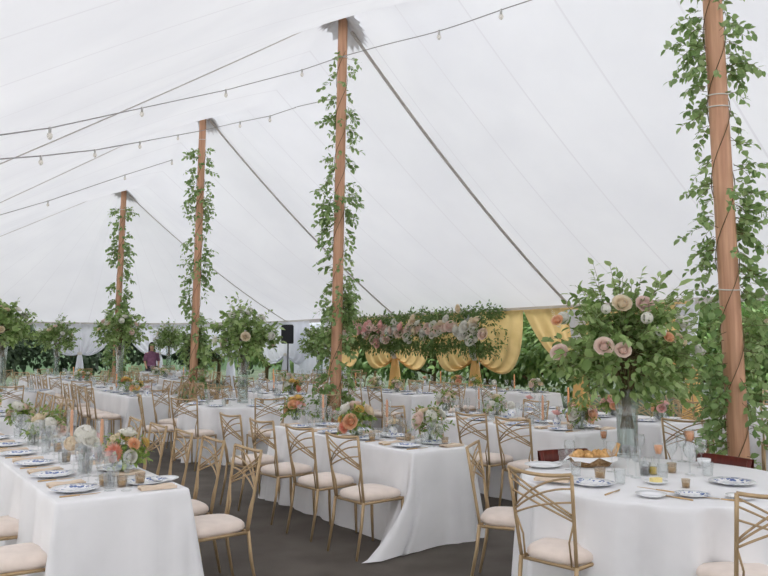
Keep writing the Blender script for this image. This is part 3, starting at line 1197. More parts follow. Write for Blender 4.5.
# ================================================================== CHAIR
def chair_spec():
    zt, zs = 0.925, 0.435

    def back_y(x, z):
        t = (z - zs) / (zt - zs)
        return -0.195 - 0.075 * t - 0.03 * t * (1 - (x / 0.2) ** 2)

    def post_x(z):
        return 0.178 + 0.024 * (z - zs) / (zt - zs)

    frame = MB()
    for s in (-1, 1):
        frame.tube([(s * post_x(z), back_y(0.2, z), z) for z in (0.40, 0.5, 0.65, 0.8, zt)], 0.0105, 8)
    frame.tube([(x, back_y(x, zt), zt - 0.016 * (1 - (x / 0.2) ** 2)) for x in np.linspace(-0.202, 0.202, 9)], 0.0105, 8)
    lat = MB()

    def bar(z0, z1, bulge, r=0.006):
        pts = []
        for t in np.linspace(0, 1, 9):
            x = -post_x(z0) + (post_x(z0) + post_x(z1)) * t
            z = z0 + (z1 - z0) * t + bulge * 4 * t * (1 - t)
            pts.append((x, back_y(x, z), z))
        lat.tube(pts, r, 6)

    for z0, z1 in ((0.905, 0.70), (0.865, 0.685), (0.80, 0.67)):       # fan from one post top
        bar(z0, z1, 0.004)
    for z0, z1, bu in ((0.70, 0.905, 0.045), (0.685, 0.85, 0.035), (0.665, 0.775, 0.018)):   # counter arcs
        bar(z0, z1, bu)
    for s in (-1, 1):                                                   # short inner struts
        lat.tube([(s * post_x(0.67), back_y(0.2, 0.672), 0.672), (s * 0.148, back_y(0.15, 0.55), 0.55), (s * 0.15, back_y(0.15, zs), zs - 0.02)], 0.006, 6)
    sf = MB()
    cor = [(-0.178, -0.19), (0.178, -0.19), (0.195, 0.19), (-0.195, 0.19)]
    for k in range(4):
        p, q = cor[k], cor[(k + 1) % 4]
        sf.tube([(p[0], p[1], 0.41), (q[0], q[1], 0.41)], 0.011, 6)
    # padded seat
    rows = []
    nn = 32
    prof = [(0.0, 0.418), (0.80, 0.416), (0.95, 0.42), (1.0, 0.437), (0.985, 0.458), (0.93, 0.472), (0.8, 0.482), (0.45, 0.489), (0.0, 0.491)]
    for (k, z) in prof:
        r = []
        for j in range(nn):
            th = 2 * pi * j / nn
            c_, s_ = cos(th), sin(th)
            ex = 0.5
            x = math.copysign(abs(c_) ** ex, c_)
            y = math.copysign(abs(s_) ** ex, s_)
            wx = 0.195 + 0.018 * y
            r.append((x * wx * k, 0.005 + y * 0.215 * k, z))
        rows.append(r)
    seat = MB().grid(rows, False, True)
    legs = []
    for s in (-1, 1):
        legs.append(('leg', MB().tube([(s * 0.178, -0.195, 0.42), (s * 0.18, -0.215, 0.25), (s * 0.183, -0.265, 0.0)], [0.0125, 0.0125, 0.0095], 8).mesh('rear_leg', 'metal')))
        legs.append(('leg', MB().tube([(s * 0.192, 0.19, 0.42), (s * 0.192, 0.195, 0.2), (s * 0.192, 0.205, 0.0)], [0.0125, 0.0125, 0.0095], 8).mesh('front_leg', 'metal')))
    return Spec('dining_chair', 'chair', None, [
        ('seat', seat.mesh('seat', 'seat'), (), 'cream padded seat'), ('seat_frame', sf.mesh('seat_frame', 'metal')),
        ('back_frame', frame.mesh('back_frame', 'metal')), ('back_lattice', lat.mesh('back_lattice', 'metal'))] + legs)


CHAIR = chair_spec()
CHAIRG = 'champagne metal dining chairs'


def chair(x, y, fx, fy, label, jitter=0.05):
    rz = atan2(-fx, fy) + random.uniform(-jitter, jitter)
    return place(CHAIR, (x, y, 0), rz, label, CHAIRG)


# ================================================================== TABLECLOTHS
TOPZ = 0.76


def mirror_b(me_):
    for v in me_.vertices:
        v.co.y = -v.co.y
    me_.flip_normals()


def rect_cloth(a0, a1, b0, b1, label, seed, trail=None):
    """trail: (corner index, extra outward in a, b) cloth dragging on the floor"""
    r2 = np.random.default_rng(seed)
    ca, cb = (a0 + a1) / 2, (b0 + b1) / 2
    la, lb = (a1 - a0) / 2, (b1 - b0) / 2
    cx, cy = W(ca, cb)
    # outline in local (a,b) counter-clockwise with tiny rounded corners
    pts = []
    cr = 0.025
    corners = [(la, lb), (-la, lb), (-la, -lb), (la, -lb)]
    for ci, (qa, qb) in enumerate(corners):
        sa, sb = math.copysign(1, qa), math.copysign(1, qb)
        base = [0, pi / 2, pi, 3 * pi / 2][ci]
        for k in range(7):
            th = base + pi / 2 * k / 6
            pts.append((qa - sa * cr + cr * cos(th), qb - sb * cr + cr * sin(th), cos(th), sin(th), 1.0 - abs(k - 3) / 3.0, ci))
        na, nb = corners[(ci + 1) % 4]
        ln = sqrt((na - qa) ** 2 + (nb - qb) ** 2)
        steps = max(6, int(ln / 0.05))
        th = base + pi / 2
        for k in range(1, steps):
            t = k / steps
            pa = qa + (na - qa) * t + cos(th) * 0
            pb = qb + (nb - qb) * t
            e = max(0, 1 - min(t, 1 - t) * ln / 0.28)
            pts.append((pa, pb, cos(th), sin(th), e * 0.55, ci if t < 0.5 else (ci + 1) % 4))
    n_ = len(pts)
    s_acc = 0
    ph = []
    for i in range(n_):
        ph.append(s_acc)
        j = (i + 1) % n_
        s_acc += sqrt((pts[j][0] - pts[i][0]) ** 2 + (pts[j][1] - pts[i][1]) ** 2) + (0.02 if pts[i][4] > 0 else 0)
    f1, f2 = r2.uniform(0, 6, 2)
    rows = []
    levels = [(TOPZ, -0.012), (TOPZ - 0.004, -0.003), (TOPZ - 0.012, 0.002)] + [(TOPZ * (1 - t), 0.004 + 0.05 * t) for t in (0.06, 0.15, 0.28, 0.42, 0.56, 0.7, 0.84, 0.95, 0.995)]
    for li, (z, off) in enumerate(levels):
        d = 1 - z / TOPZ
        row = []
        for i, (pa, pb, na, nb, corner, ci) in enumerate(pts):
            s_ = ph[i]
            fold = d ** 0.7 * (0.024 * sin(s_ * 13 + f1 + 1.2 * sin(s_ * 3.1)) + 0.014 * sin(s_ * 23.0 + f2 + 1.5 * sin(s_ * 2)))
            fl = corner * d * 0.09
            if trail and ci == trail[0]:
                fold *= 0.35
            o_ = off + fold + fl
            ea, eb = pa + na * o_, pb + nb * o_
            zz = z
            if trail and ci == trail[0] and corner > 0:
                k = corner ** 0.8 * d ** 2.6
                ea += trail[1] * k
                eb += trail[2] * k
                if d > 0.9:
                    zz = max(zz, 0.006 + 0.02 * abs(sin(i * 1.3)) * corner)
            row.append((ea, eb, zz))
        rows.append(row)
    mb_ = MB()
    mb_.grid(rows, False, True)
    o = len(mb_.v)
    # flat top as fan-grid
    top_ring = rows[0]
    mb_.add([(0, 0, TOPZ)] + top_ring, [(0, 1 + i, 1 + (i + 1) % n_) for i in range(n_)])
    me_ = mb_.mesh('tablecloth', 'linen')
    mirror_b(me_)
    ob = single('tablecloth', me_, label, 'tablecloth', 'white floor-length tablecloths', (cx, cy, 0))
    ob.rotation_euler = (0, 0, atan2(UY, UX))
    # local x = a, local y = rot90 of u; v is -rot90(u): mirror b
    return ob


def round_cloth(a, b, R, label, seed):
    r2 = np.random.default_rng(seed)
    cx, cy = W(a, b)
    n_ = 180
    A = r2.uniform(0.6, 1.3, 20)
    rows = []
    nf = 15
    f = r2.uniform(0, 6, 3)
    lv = [(TOPZ, -0.014), (TOPZ - 0.004, -0.004), (TOPZ - 0.013, 0.002)] + [(TOPZ * (1 - t), 0.004 + 0.03 * t) for t in (0.05, 0.12, 0.22, 0.36, 0.5, 0.64, 0.78, 0.9, 0.995)]
    for (z, off) in lv:
        d = 1 - z / TOPZ
        row = []
        for k in range(n_):
            th = 2 * pi * k / n_
            w = sin(nf * th + f[0] + 0.9 * sin(3 * th + f[1]))
            w = math.copysign(abs(w) ** 0.75, w) + 0.35 * sin(29 * th + f[2])
            amp = 0.07 * d ** 0.55 * (1 + 0.3 * sin(5 * th + f[1]))
            r = R + off + amp * w
            row.append((r * cos(th), r * sin(th), z))
        rows.append(row)
    mb_ = MB()
    mb_.grid(rows, False, True)
    mb_.add([(0, 0, TOPZ)] + rows[0], [(0, 1 + i, 1 + (i + 1) % n_) for i in range(n_)])
    return single('tablecloth', mb_.mesh('tablecloth', 'linen'), label, 'tablecloth', 'white floor-length tablecloths', (cx, cy, 0))


# ================================================================== TABLE ARRANGEMENTS
ROT_U = atan2(UY, UX) - pi / 2      # rotation that turns +Y to the tent's length
NTH = ORD
cnt = {}


def nth(table, kind):
    k = (table, kind)
    cnt[k] = cnt.get(k, 0) + 1
    return ORD[min(cnt[k], 20)]


def setting(a, b, fa, fb, place_txt, detail, spread=0.0):
    """a place setting: centre of plate at tent coords, diner looks along (fa, fb)"""
    x, y = W(a, b)
    dx, dy = fa * UX + fb * VX, fa * UY + fb * VY      # towards table middle
    rx, ry = dy, -dx                                   # diner's right
    rz = atan2(-dx, dy)
    j = lambda s=0.01: random.uniform(-s, s)

    def at(f_, r_):
        return (x + dx * f_ + rx * r_, y + dy * f_ + ry * r_, TOPZ + 0.002)

    place(DINNER, at(0, 0), rz + j(0.6), 'blue sprigged dinner plate, ' + place_txt, 'blue and white dinner plates')
    place(WINE, at(0.18 + j(), 0.12 + j()), 0, 'wine glass, ' + place_txt, 'wine glasses')
    place(TUMBLER, at(0.19 + j(), 0.02 + j()), 0, 'water tumbler, ' + place_txt, 'water tumblers')
    if detail:
        place(FORK, at(-0.01, -0.165), rz + j(0.05), 'gold fork, ' + place_txt, 'gold forks')
        place(KNIFE, at(-0.01, 0.165), rz + j(0.05), 'gold knife, ' + place_txt, 'gold knives')
        place(NAPKIN, (at(-0.0, -0.215)[0], at(-0.0, -0.215)[1], TOPZ + 0.002), rz + j(0.15), 'folded beige napkin, ' + place_txt, 'folded napkins')
        place(FLUTE, at(0.24 + j(), 0.17 + j()), 0, 'champagne flute, ' + place_txt, 'champagne flutes')


def taper(a, b, tbl, chimney=False):
    x, y = W(a, b)
    n_ = nth(tbl, 'taper')
    place(HOLDER, (x, y, TOPZ + 0.002), 0, 'clear glass candle holder, %s from near end of %s' % (n_, tbl), 'glass candle holders')
    place(TAPER, (x, y, TOPZ + 0.05), random.uniform(0, 6), 'peach taper candle, %s from near end of %s' % (n_, tbl), 'peach taper candles')
    if chimney:
        place(HURRICANE, (x, y, TOPZ + 0.016), 0, 'glass chimney round taper, %s from near end of %s' % (n_, tbl), 'glass candle chimneys')


def votive(a, b, tbl):
    x, y = W(a, b)
    place(VOTIVE, (x, y, TOPZ + 0.002), 0, 'small glass votive candle, %s from near end of %s' % (nth(tbl, 'votive'), tbl), 'votive candles')


def jar(a, b, tbl, kind):
    x, y = W(a, b)
    n_ = nth(tbl, 'jar')
    place(JAR, (x, y, TOPZ + 0.002), random.uniform(0, 6), 'small blue and white jar, %s from near end of %s' % (n_, tbl), 'blue and white jars')
    bud_flower((x, y, TOPZ + 0.105), '%s in blue jar, %s from near end of %s' % (kind[2], n_, tbl), kind, random.random() * 6)


def bowl(a, b, tbl, pal, seed, s=1.0, n_=8, fl=None):
    x, y = W(a, b)
    k = nth(tbl, 'bowl')
    place(BOWLVASE, (x, y, TOPZ + 0.002), 0, 'round glass flower bowl, %s from near end of %s' % (k, tbl), 'glass flower bowls')
    tint = ['coral and yellow', 'cream and blush', 'peach and pink'][pal]
    low_bouquet((x, y, TOPZ + 0.10), '%s low bouquet, %s from near end of %s' % (tint, k, tbl), pal, seed, n_, s, fl=fl)


RK = [('rose', ROSE['pink'], 'pink rose'), ('rose', ROSE['cream'], 'cream rose'), ('dahlia', DAH['peach'], 'peach dahlia'), ('hydrangea', CLU['white'], 'white hydrangea'), ('rose', ROSE['white'], 'white rose')]


def rect_table(a0, b0, length, name, detail=0, left=None, right=None, width=0.76, seed=1, trail=None, ends=(), deco=True, turn=0.0, lo=0.29, ro=0.29):
    a1, b1 = a0 + length, b0 + width
    ob = rect_cloth(a0, a1, b0, b1, 'white cloth to the floor over the ' + name, seed, trail)
    me_ = ob.data
    # the outline was built with local y pointing away from v
    n_ = max(2, int(round(length / 0.62)))
    ks = [length * (i + 0.5) / n_ for i in range(n_)]
    lk = ks if left is None else left
    rk = ks if right is None else right
    for i, k in enumerate(lk):
        x, y = W(a0 + k, b0 - (lo[i] if isinstance(lo, tuple) else lo))
        chair(x, y, VX * cos(turn) - VY * sin(turn), VX * sin(turn) + VY * cos(turn), 'champagne chair, %s from near end, left side of %s' % (ORD[i + 1], name))
    for i, k in enumerate(rk):
        x, y = W(a0 + k, b1 + ro)
        chair(x, y, -VX, -VY, 'champagne chair, %s from near end, right side of %s' % (ORD[i + 1], name))
    if 'far' in ends:
        x, y = W(a1 + 0.3, (b0 + b1) / 2)
        chair(x, y, -UX, -UY, 'champagne chair at the far head of the ' + name)
    if 'near' in ends:
        x, y = W(a0 - 0.3, (b0 + b1) / 2)
        chair(x, y, UX, UY, 'champagne chair at the near head of the ' + name)
    for i, k in enumerate(ks):
        setting(a0 + k, b0 + 0.17, 0, 1, '%s from near end, left side of %s' % (ORD[i + 1], name), detail)
        setting(a0 + k, b1 - 0.17, 0, -1, '%s from near end, right side of %s' % (ORD[i + 1], name), detail)
    if deco:
        bm = (b0 + b1) / 2
        q = seed
        npos = int(length / 0.5)
        for i in range(npos):
            aa = a0 + 0.25 + (length - 0.4) * i / max(1, npos - 1)
            k = (i + q) % 4
            if k == 0:
                bowl(aa, bm, name, (q + i) % 3, q * 5 + i)
            elif k == 1:
                taper(aa, bm, name)
                votive(aa + 0.12, bm - 0.06, name)
            elif k == 2:
                jar(aa, bm, name, RK[(q + i) % 5])
            else:
                bowl(aa, bm, name, (q + i + 1) % 3, q * 5 + i, 0.85, 6)


def round_table(a, b, name, R=0.9, seats=8, phase=0.0, seed=1, detail=0, skip=(), vase=True, bouquet=None):
    cx, cy = W(a, b)
    round_cloth(a, b, R, 'white cloth to the floor over the ' + name, seed)
    # seats clockwise (seen from above) starting nearest the viewer
    base = atan2(-cy, -cx) + phase
    nc = 0
    for i in range(seats):
        th = base - 2 * pi * i / seats
        if i not in skip:
            nc += 1
            x, y = cx + (R + 0.3) * cos(th), cy + (R + 0.3) * sin(th)
            chair(x, y, -cos(th), -sin(th), 'champagne chair, %s clockwise from the viewer at %s' % (ORD[nc], name))
        px, py = cx + (R - 0.18) * cos(th), cy + (R - 0.18) * sin(th)
        pa, pb = AB(px, py)
        fa = -(cos(th) * UX + sin(th) * UY)
        fb = -(cos(th) * VX + sin(th) * VY)
        setting(pa, pb, fa, fb, '%s clockwise from the viewer at %s' % (ORD[i + 1], name), detail)


ROOM = {}
# ---- near tables
T1, T2, T3, T4 = "left row's first long table", "middle row's first long table", "third row's first long table", "fourth row's first long table"
rect_table(0.92, -5.23, 3.6, T1, 1, seed=3, lo=(0.19, 0.09, 0.06, 0.06), ro=0.25, left=[0.22, 1.05, 1.9, 2.8], right=[0.3, 0.9, 1.5, 2.1, 2.75], deco=False)
rect_table(1.31, -2.47, 2.44, T2, 1, seed=4, width=0.66, turn=0.13, left=[0.2, 0.88, 1.6, 2.3], right=[], trail=(2, -0.05, -0.5), deco=False)
rect_table(1.38, -0.45, 2.44, T3, 1, seed=5, turn=0.08, left=[0.3, 0.88, 1.55, 2.2], right=[1.0, 1.7], deco=False)
rect_table(1.4, 1.0, 2.44, T4, 0, seed=7, left=[], right=[0.5, 1.2, 1.9])

# ---- T1 decorations
bm = -4.85


def px_ab(px, py, z=TOPZ):
    x, y = at_height(px, py, z)
    return AB(x, y)


def bowl_px(px, py, *args, **kw):
    bowl(*px_ab(px, py), *args, **kw)


def FL(k, kind, x, y, z, sc):
    pal = {'rose': ROSE, 'dahlia': DAH, 'hydrangea': CLU}[k]
    return (k, pal[kind], np.array([x, y, z]), np.array([x * 5, y * 5, z * 3]), sc, kind + ' ' + k)


FLA = [FL('dahlia', 'coral', -0.03, -0.12, 0.05, 1.15), FL('dahlia', 'pink', -0.13, -0.07, 0.03, 0.9), FL('rose', 'white', 0.02, 0.0, 0.17, 1.1), FL('rose', 'white', 0.07, -0.09, 0.02, 0.8),
       FL('dahlia', 'peach', 0.08, -0.06, 0.10, 0.8), FL('dahlia', 'yellow', 0.13, 0.02, 0.10, 0.7), FL('rose', 'cream', -0.06, -0.04, 0.13, 1.0), FL('dahlia', 'yellow', -0.02, 0.09, 0.13, 0.7)]
FLB = [FL('rose', 'peach', -0.05, -0.12, 0.05, 1.1), FL('dahlia', 'coral', -0.10, -0.08, 0.0, 0.9), FL('rose', 'white', -0.10, 0.0, 0.14, 1.3), FL('rose', 'blush', -0.03, 0.03, 0.17, 1.1),
       FL('dahlia', 'yellow', 0.02, -0.05, 0.14, 0.8), FL('rose', 'cream', 0.10, -0.02, 0.13, 1.1), FL('dahlia', 'yellow', -0.13, -0.04, 0.06, 0.6)]
FLC = [FL('hydrangea', 'white', 0.0, -0.04, 0.10, 1.2), FL('rose', 'blush', -0.10, -0.06, 0.08, 1.2), FL('rose', 'cream', -0.06, 0.02, 0.13, 1.1), FL('rose', 'white', 0.06, -0.10, 0.01, 0.8),
       FL('rose', 'white', 0.10, 0.02, 0.12, 0.8), FL('rose', 'cream', 0.05, 0.06, 0.13, 1.0)]
bowl_px(124, 473, T1, 0, 21, 1.0, 9, FLA)
def tall_small(px, py, tbl, fl, label_v, label_f, s=1.5):
    a, b = px_ab(px, py)
    x, y = W(a, b)
    place(TALLGLASS, (x, y, TOPZ + 0.002), 0, label_v, 'flared glass vases')
    o = empty('white_bouquet', label_f, 'bouquet', (x, y, TOPZ + 0.19), 'low table bouquets')
    st = MB()
    for k in range(7):
        th = 2 * pi * k / 7
        st.tube([(0.012 * cos(th + 2), 0.012 * sin(th + 2), -0.15), (0.02 * cos(th), 0.02 * sin(th), 0.0), (0.04 * cos(th), 0.04 * sin(th), 0.04)], 0.0025, 5, False)
    link(bpy.data.objects.new('stems', st.mesh('stems', 'greenstem')), o)
    for (nm, me_, p, d, sc, lb) in fl:
        add_flower(o, nm, me_, p, d, sc, lb)
    return o


tall_small(84, 471, T1, [('hydrangea', CLU['white'], (0, 0, 0.05), (0, 0, 1), 1.5, None), ('hydrangea', CLU['cream'], (-0.08, -0.03, 0.0), (-0.6, -0.3, 0.7), 1.0, None),
                         ('rose', ROSE['white'], (0.06, -0.05, 0.02), (0.5, -0.5, 0.7), 1.0, None)],
           'flared glass vase beside the coral bouquet on left table', 'white hydrangea in flared glass vase on left table')
a_, b_ = px_ab(101, 463)
taper(a_, b_, T1, True)
a_, b_ = px_ab(71, 448)
taper(a_, b_, T1, True)
bowl_px(47, 443, T1, 1, 23, 1.1, 7)
a_, b_ = px_ab(95, 455)
jar(a_, b_, T1, RK[0])
bowl_px(20, 428, T1, 1, 25, 1.0)
for p in ((104, 486), (122, 487), (140, 484), (66, 462), (58, 452)):
    votive(*px_ab(*p), T1)
a_, b_ = px_ab(165, 481)
x, y = W(a_, b_)
place(SIDE, (x, y, TOPZ + 0.002), 0.4, 'white side plate at the near end of left table', 'white side plates')
for i, p in enumerate(((88, 490), (78, 478), (100, 480), (112, 476))):
    x, y = at_height(p[0], p[1], TOPZ)
    place(FLUTE, (x, y, TOPZ + 0.002), 0, '%s champagne flute beside the coral bouquet on left table' % ORD[i + 1], 'champagne flutes')

# ---- T2 decorations
bowl_px(357, 437, T2, 2, 31, 1.15, 9, FLB)
bowl_px(430, 441, T2, 1, 32, 1.15, 8, FLC)
a_, b_ = px_ab(393, 438); jar(a_, b_, T2, RK[1])
a_, b_ = px_ab(387, 432); taper(a_, b_, T2, True)
a_, b_ = px_ab(323, 424); taper(a_, b_, T2, True)
bowl_px(296, 420, T2, 2, 33, 1.05)
for p in ((445, 445), (408, 441), (372, 441), (340, 434)):
    votive(*px_ab(*p), T2)
# ---- T3 decorations
bowl_px(582, 429, T3, 2, 41, 1.1, 8)
a_, b_ = px_ab(557, 427); jar(a_, b_, T3, RK[0])
a_, b_ = px_ab(543, 425); taper(a_, b_, T3, True)
a_, b_ = px_ab(511, 418); jar(a_, b_, T3, RK[3])
bowl_px(497, 416, T3, 1, 42, 1.0, 5)
a_, b_ = px_ab(479, 413); taper(a_, b_, T3, True)
bowl_px(446, 411, T3, 1, 43, 1.0)
for p in ((570, 431), (528, 424), (467, 414)):
    votive(*px_ab(*p), T3)

# ---- R1 the front round table
R1 = 'front round table'
r1a, r1b = AB(1.79, 4.92)
r1x, r1y = W(r1a, r1b)
round_cloth(r1a, r1b, 0.885, 'white cloth to the floor over the front round table', 51)
chair(1.05, 4.40, 0.70, 0.71, 'champagne chair facing the front round table, its whole lattice back in view', 0)
chair(1.83, 3.86, -0.1, 0.99, 'champagne chair cut by the lower right corner of the photo', 0)
chair(0.88, 5.22, 0.95, -0.31, 'champagne chair seen edge-on between middle and round tables', 0)
chair(2.95, 7.3, 0.5, 0.86, 'champagne chair between the near pole and the urn bouquet', 0)
chair(2.85, 4.3, -0.88, 0.48, 'champagne chair beyond the right edge, beside the round table') if False else None
vx, vy = at_height(628, 457, TOPZ)
place(VASE, (vx, vy, TOPZ + 0.002), 0, 'tall ribbed glass vase on the front round table', 'tall ribbed glass vases')
FOL1 = big_foliage(101, 175, 0.068, 620, (0.54, 0.56, 0.64), tall=(
    ((-0.22, 0.0, 1.0), 0.82, 0.065), ((-0.3, 0.1, 0.9), 0.75, 0.06), ((0.26, -0.1, 1.0), 0.78, 0.11), ((0.45, 0.1, 0.8), 0.75, 0.06), ((-0.65, -0.1, 0.6), 0.8, 0.055), ((0.75, -0.1, 0.45), 0.8, 0.06)))
S5 = vy


def fpos(px, py, dd):
    p = at_depth(px, py, vy - dd)
    return p - np.array([vx, vy, TOPZ + 0.52])


fl = []
for (nm, me_, px, py, dd, sc, lb) in (
        ('rose', ROSE['cream'], 622, 303, 0.22, 1.25, 'cream rose'), ('rose', ROSE['mauve'], 645, 304, 0.26, 1.2, 'dusky blush rose'),
        ('hydrangea', CLU['white'], 647, 318, 0.34, 0.9, 'white blossom cluster'), ('hydrangea', CLU['white'], 606, 309, 0.3, 0.75, 'white blossom cluster'),
        ('rose', ROSE['blush'], 604, 346, 0.46, 1.2, 'blush rose'), ('rose', ROSE['blush'], 623, 350, 0.5, 1.0, 'blush rose'),
        ('hydrangea', CLU['white'], 661, 331, 0.42, 0.8, 'white blossom cluster'), ('rose', ROSE['peach'], 669, 337, 0.4, 0.7, 'peach rose'),
        ('rose', ROSE['blush'], 559, 352, 0.1, 1.2, 'blush rose'), ('hydrangea', CLU['white'], 563, 318, 0.05, 1.0, 'white blossom cluster'),
        ('rose', ROSE['peach'], 557, 320, 0.12, 0.8, 'peach rose'), ('hydrangea', CLU['white'], 682, 322, 0.15, 1.0, 'white blossom cluster'),
        ('rose', ROSE['yellow'] if 'yellow' in ROSE else ROSE['cream'], 680, 340, 0.2, 1.0, 'cream rose'),
        ('hydrangea', CLU['white'], 700, 350, 0.1, 0.9, 'white blossom cluster')):
    p = fpos(px, py, dd)
    fl.append((nm, me_, p, np.array([p[0] * 0.8, -0.5 - dd, 0.45]), sc, lb))
for (px, py, dd) in ((626, 275, 0.05), (676, 300, 0.1), (560, 310, 0.1), (690, 312, 0.05), (665, 292, 0.0)):
    p = fpos(px, py + 18, dd)
    fl.append(('delphinium', SPR, p, np.array([p[0] * 0.9, -0.1, 1.0]), 0.9, 'white flower spike'))
big_bouquet(FOL1, (vx, vy, TOPZ + 0.52), 'huge airy bouquet of greenery and roses on the front round table', fl)


def r1put(sp, px, py, label, group=None, rz=0.0, z=TOPZ + 0.002, s=1.0):
    x, y = at_height(px, py, TOPZ)
    return place(sp, (x, y, z), rz, label, group, s)


PG = 'plates on the front round table'
r1put(DINNER, 592, 485, 'blue sprigged plate behind the front lattice chair', PG)
r1put(DINNER, 692, 496, 'small blue sprigged plate at the centre front of round table', PG, 0.7, s=0.72)
r1put(DINNER, 732, 484, 'large blue sprigged plate near the pole on round table', PG, 1.7)
r1put(CHARGER, 543, 467, 'plain white plate at the left rim of round table', PG)
r1put(SIDE, 651, 497, 'white bread plate under a gold knife on round table', PG)
r1put(SIDE, 551, 482, 'white bread plate beside the front lattice chair', PG)
r1put(SIDE, 742, 499, 'white bread plate at the right rim of round table', PG)
r1put(KNIFE, 656, 494, 'gold knife resting on the bread plate', 'gold cutlery on round table', 0.75, TOPZ + 0.022)
r1put(FORK, 667, 497, 'gold fork beside the small blue plate', 'gold cutlery on round table', 0.7)
r1put(KNIFE, 675, 498, 'gold knife next to the fork on round table', 'gold cutlery on round table', 0.62)
r1put(KNIFE, 721, 500, 'gold knife at the right of small blue plate', 'gold cutlery on round table', 0.95)
r1put(KNIFE, 613, 493, 'gold knife right of the plate behind lattice chair', 'gold cutlery on round table', -0.7)
r1put(NAPKIN, 552, 484, 'folded beige napkin beside the front lattice chair', 'folded napkins', 1.2, TOPZ + 0.02)
WL = 'wine glass on the front round table, %s from its left rim'
TL = 'water tumbler on the front round table, %s from its left rim'
for i, p in enumerate(((570, 470), (612, 472), (636, 478), (672, 470), (682, 462), (690, 475), (702, 468), (628, 488 - 12), (640, 462))):
    r1put(WINE, p[0], p[1], WL % ORD[i + 1], 'wine glasses')
for i, p in enumerate(((563, 462), (620, 484), (645, 476), (663, 478), (700, 460), (708, 476), (576, 476))):
    r1put(TUMBLER, p[0], p[1], TL % ORD[i + 1], 'water tumblers')
r1put(VOTIVE, 600, 479, 'smoked glass votive in front of the bread basket', 'votive candles', s=1.15)
r1put(VOTIVE, 672, 473, 'glass votive right of the oil bottle', 'votive candles')
r1put(VOTIVE, 686, 488, 'glass votive behind the small blue plate', 'votive candles', s=0.8)
r1put(PEACHCUP, 659, 472, 'peach candle in a stemmed glass beside the oil', 'stemmed peach candles', s=1.0)
r1put(PEACHCUP, 690, 462, 'taller peach candle in a stemmed glass near the pole', 'stemmed peach candles', s=1.25)
r1put(PEACHCUP, 604, 452, 'peach candle in a stemmed glass behind the bread', 'stemmed peach candles', s=0.9)


# bread basket and rolls
def basket_spec():
    mb_ = MB()
    prof = [(0.001, 0.0), (0.10, 0.0), (0.12, 0.03), (0.13, 0.06), (0.135, 0.066), (0.125, 0.066), (0.113, 0.03), (0.095, 0.008), (0.001, 0.008)]
    mb_.lathe(prof, 32, wob=lambda k, n_: 1 + 0.012 * (1 if k % 2 else -1))
    lin_ = MB()
    rows = []
    for k in range(33):
        th = 2 * pi * k / 32
        w = 0.012 * sin(5 * th) + 0.008 * sin(9 * th)
        rows.append([(0.09 * cos(th), 0.09 * sin(th), 0.05), (0.135 * cos(th), 0.135 * sin(th), 0.072), ((0.15 + w) * cos(th), (0.15 + w) * sin(th), 0.05 - w)])
    lin_.grid(rows)
    return Spec('bread_basket', 'basket', mb_.mesh('basket', 'basket'), [('linen_liner', lin_.mesh('liner', 'linen'))])


bx_, by_ = at_height(592, 466, TOPZ)
place(basket_spec(), (bx_, by_, TOPZ + 0.002), 0.2, 'linen lined bread basket on the front round table', scale=(1.3, 0.85, 1.0))


def roll_mesh(kind):
    mb_ = MB()
    if kind == 'croissant':
        pts, rs = [], []
        for t in np.linspace(-1, 1, 15):
            pts.append((0.06 * t, 0.03 * t * t, 0.028 * (1 - 0.4 * t * t)))
            rs.append((0.03 * (1 - t * t) + 0.007) * (1 + 0.10 * (1 if int((t + 1) * 7) % 2 else -1)))
        mb_.tube(pts, rs, 12)
    else:
        mb_.lathe([(0.001, 0), (0.03, 0.0), (0.042, 0.014), (0.038, 0.034), (0.022, 0.046), (0.001, 0.05)], 16)
    return mb_.mesh(kind, 'bread')


CRO, ROLL = Spec('croissant', 'bread', roll_mesh('croissant')), Spec('bread_roll', 'bread', roll_mesh('roll'))
for i, (ox, oy, rz, sp) in enumerate(((-0.10, -0.02, 0.4, CRO), (-0.03, -0.035, 1.0, ROLL), (0.045, -0.01, 2.6, CRO), (0.10, 0.0, 0.8, CRO), (-0.02, 0.045, 2.0, ROLL), (0.05, 0.05, 0.2, ROLL))):
    place(sp, (bx_ + ox, by_ + oy, TOPZ + 0.055), rz,
          ['croissant at the left end of the bread basket', 'round bread roll front centre of the basket', 'croissant at the middle of the bread basket',
           'croissant at the right end of the bread basket', 'round bread roll at the back of the basket', 'round bread roll behind the middle croissant'][i], 'bread in the basket')
bread_stick = MB().tube([(0, 0, 0), (0.01, 0, 0.06), (0.04, 0, 0.12)], [0.016, 0.02, 0.014], 10)
o = single('breadstick', bread_stick.mesh('breadstick', 'bread'), 'crusty breadstick standing at the right end of basket', 'bread', None, (bx_ + 0.155, by_ + 0.0, TOPZ + 0.04))


def bottle_spec(mat):
    outer = MB().lathe([(0.001, 0), (0.026, 0), (0.028, 0.008), (0.028, 0.06), (0.012, 0.085), (0.011, 0.115), (0.014, 0.12), (0.01, 0.12), (0.008, 0.085), (0.025, 0.058), (0.025, 0.004), (0.001, 0.004)], 18)
    liq = MB().lathe([(0.001, 0.005), (0.0245, 0.005), (0.0245, 0.052), (0.001, 0.052)], 16)
    return outer.mesh('bottle', 'glass'), liq


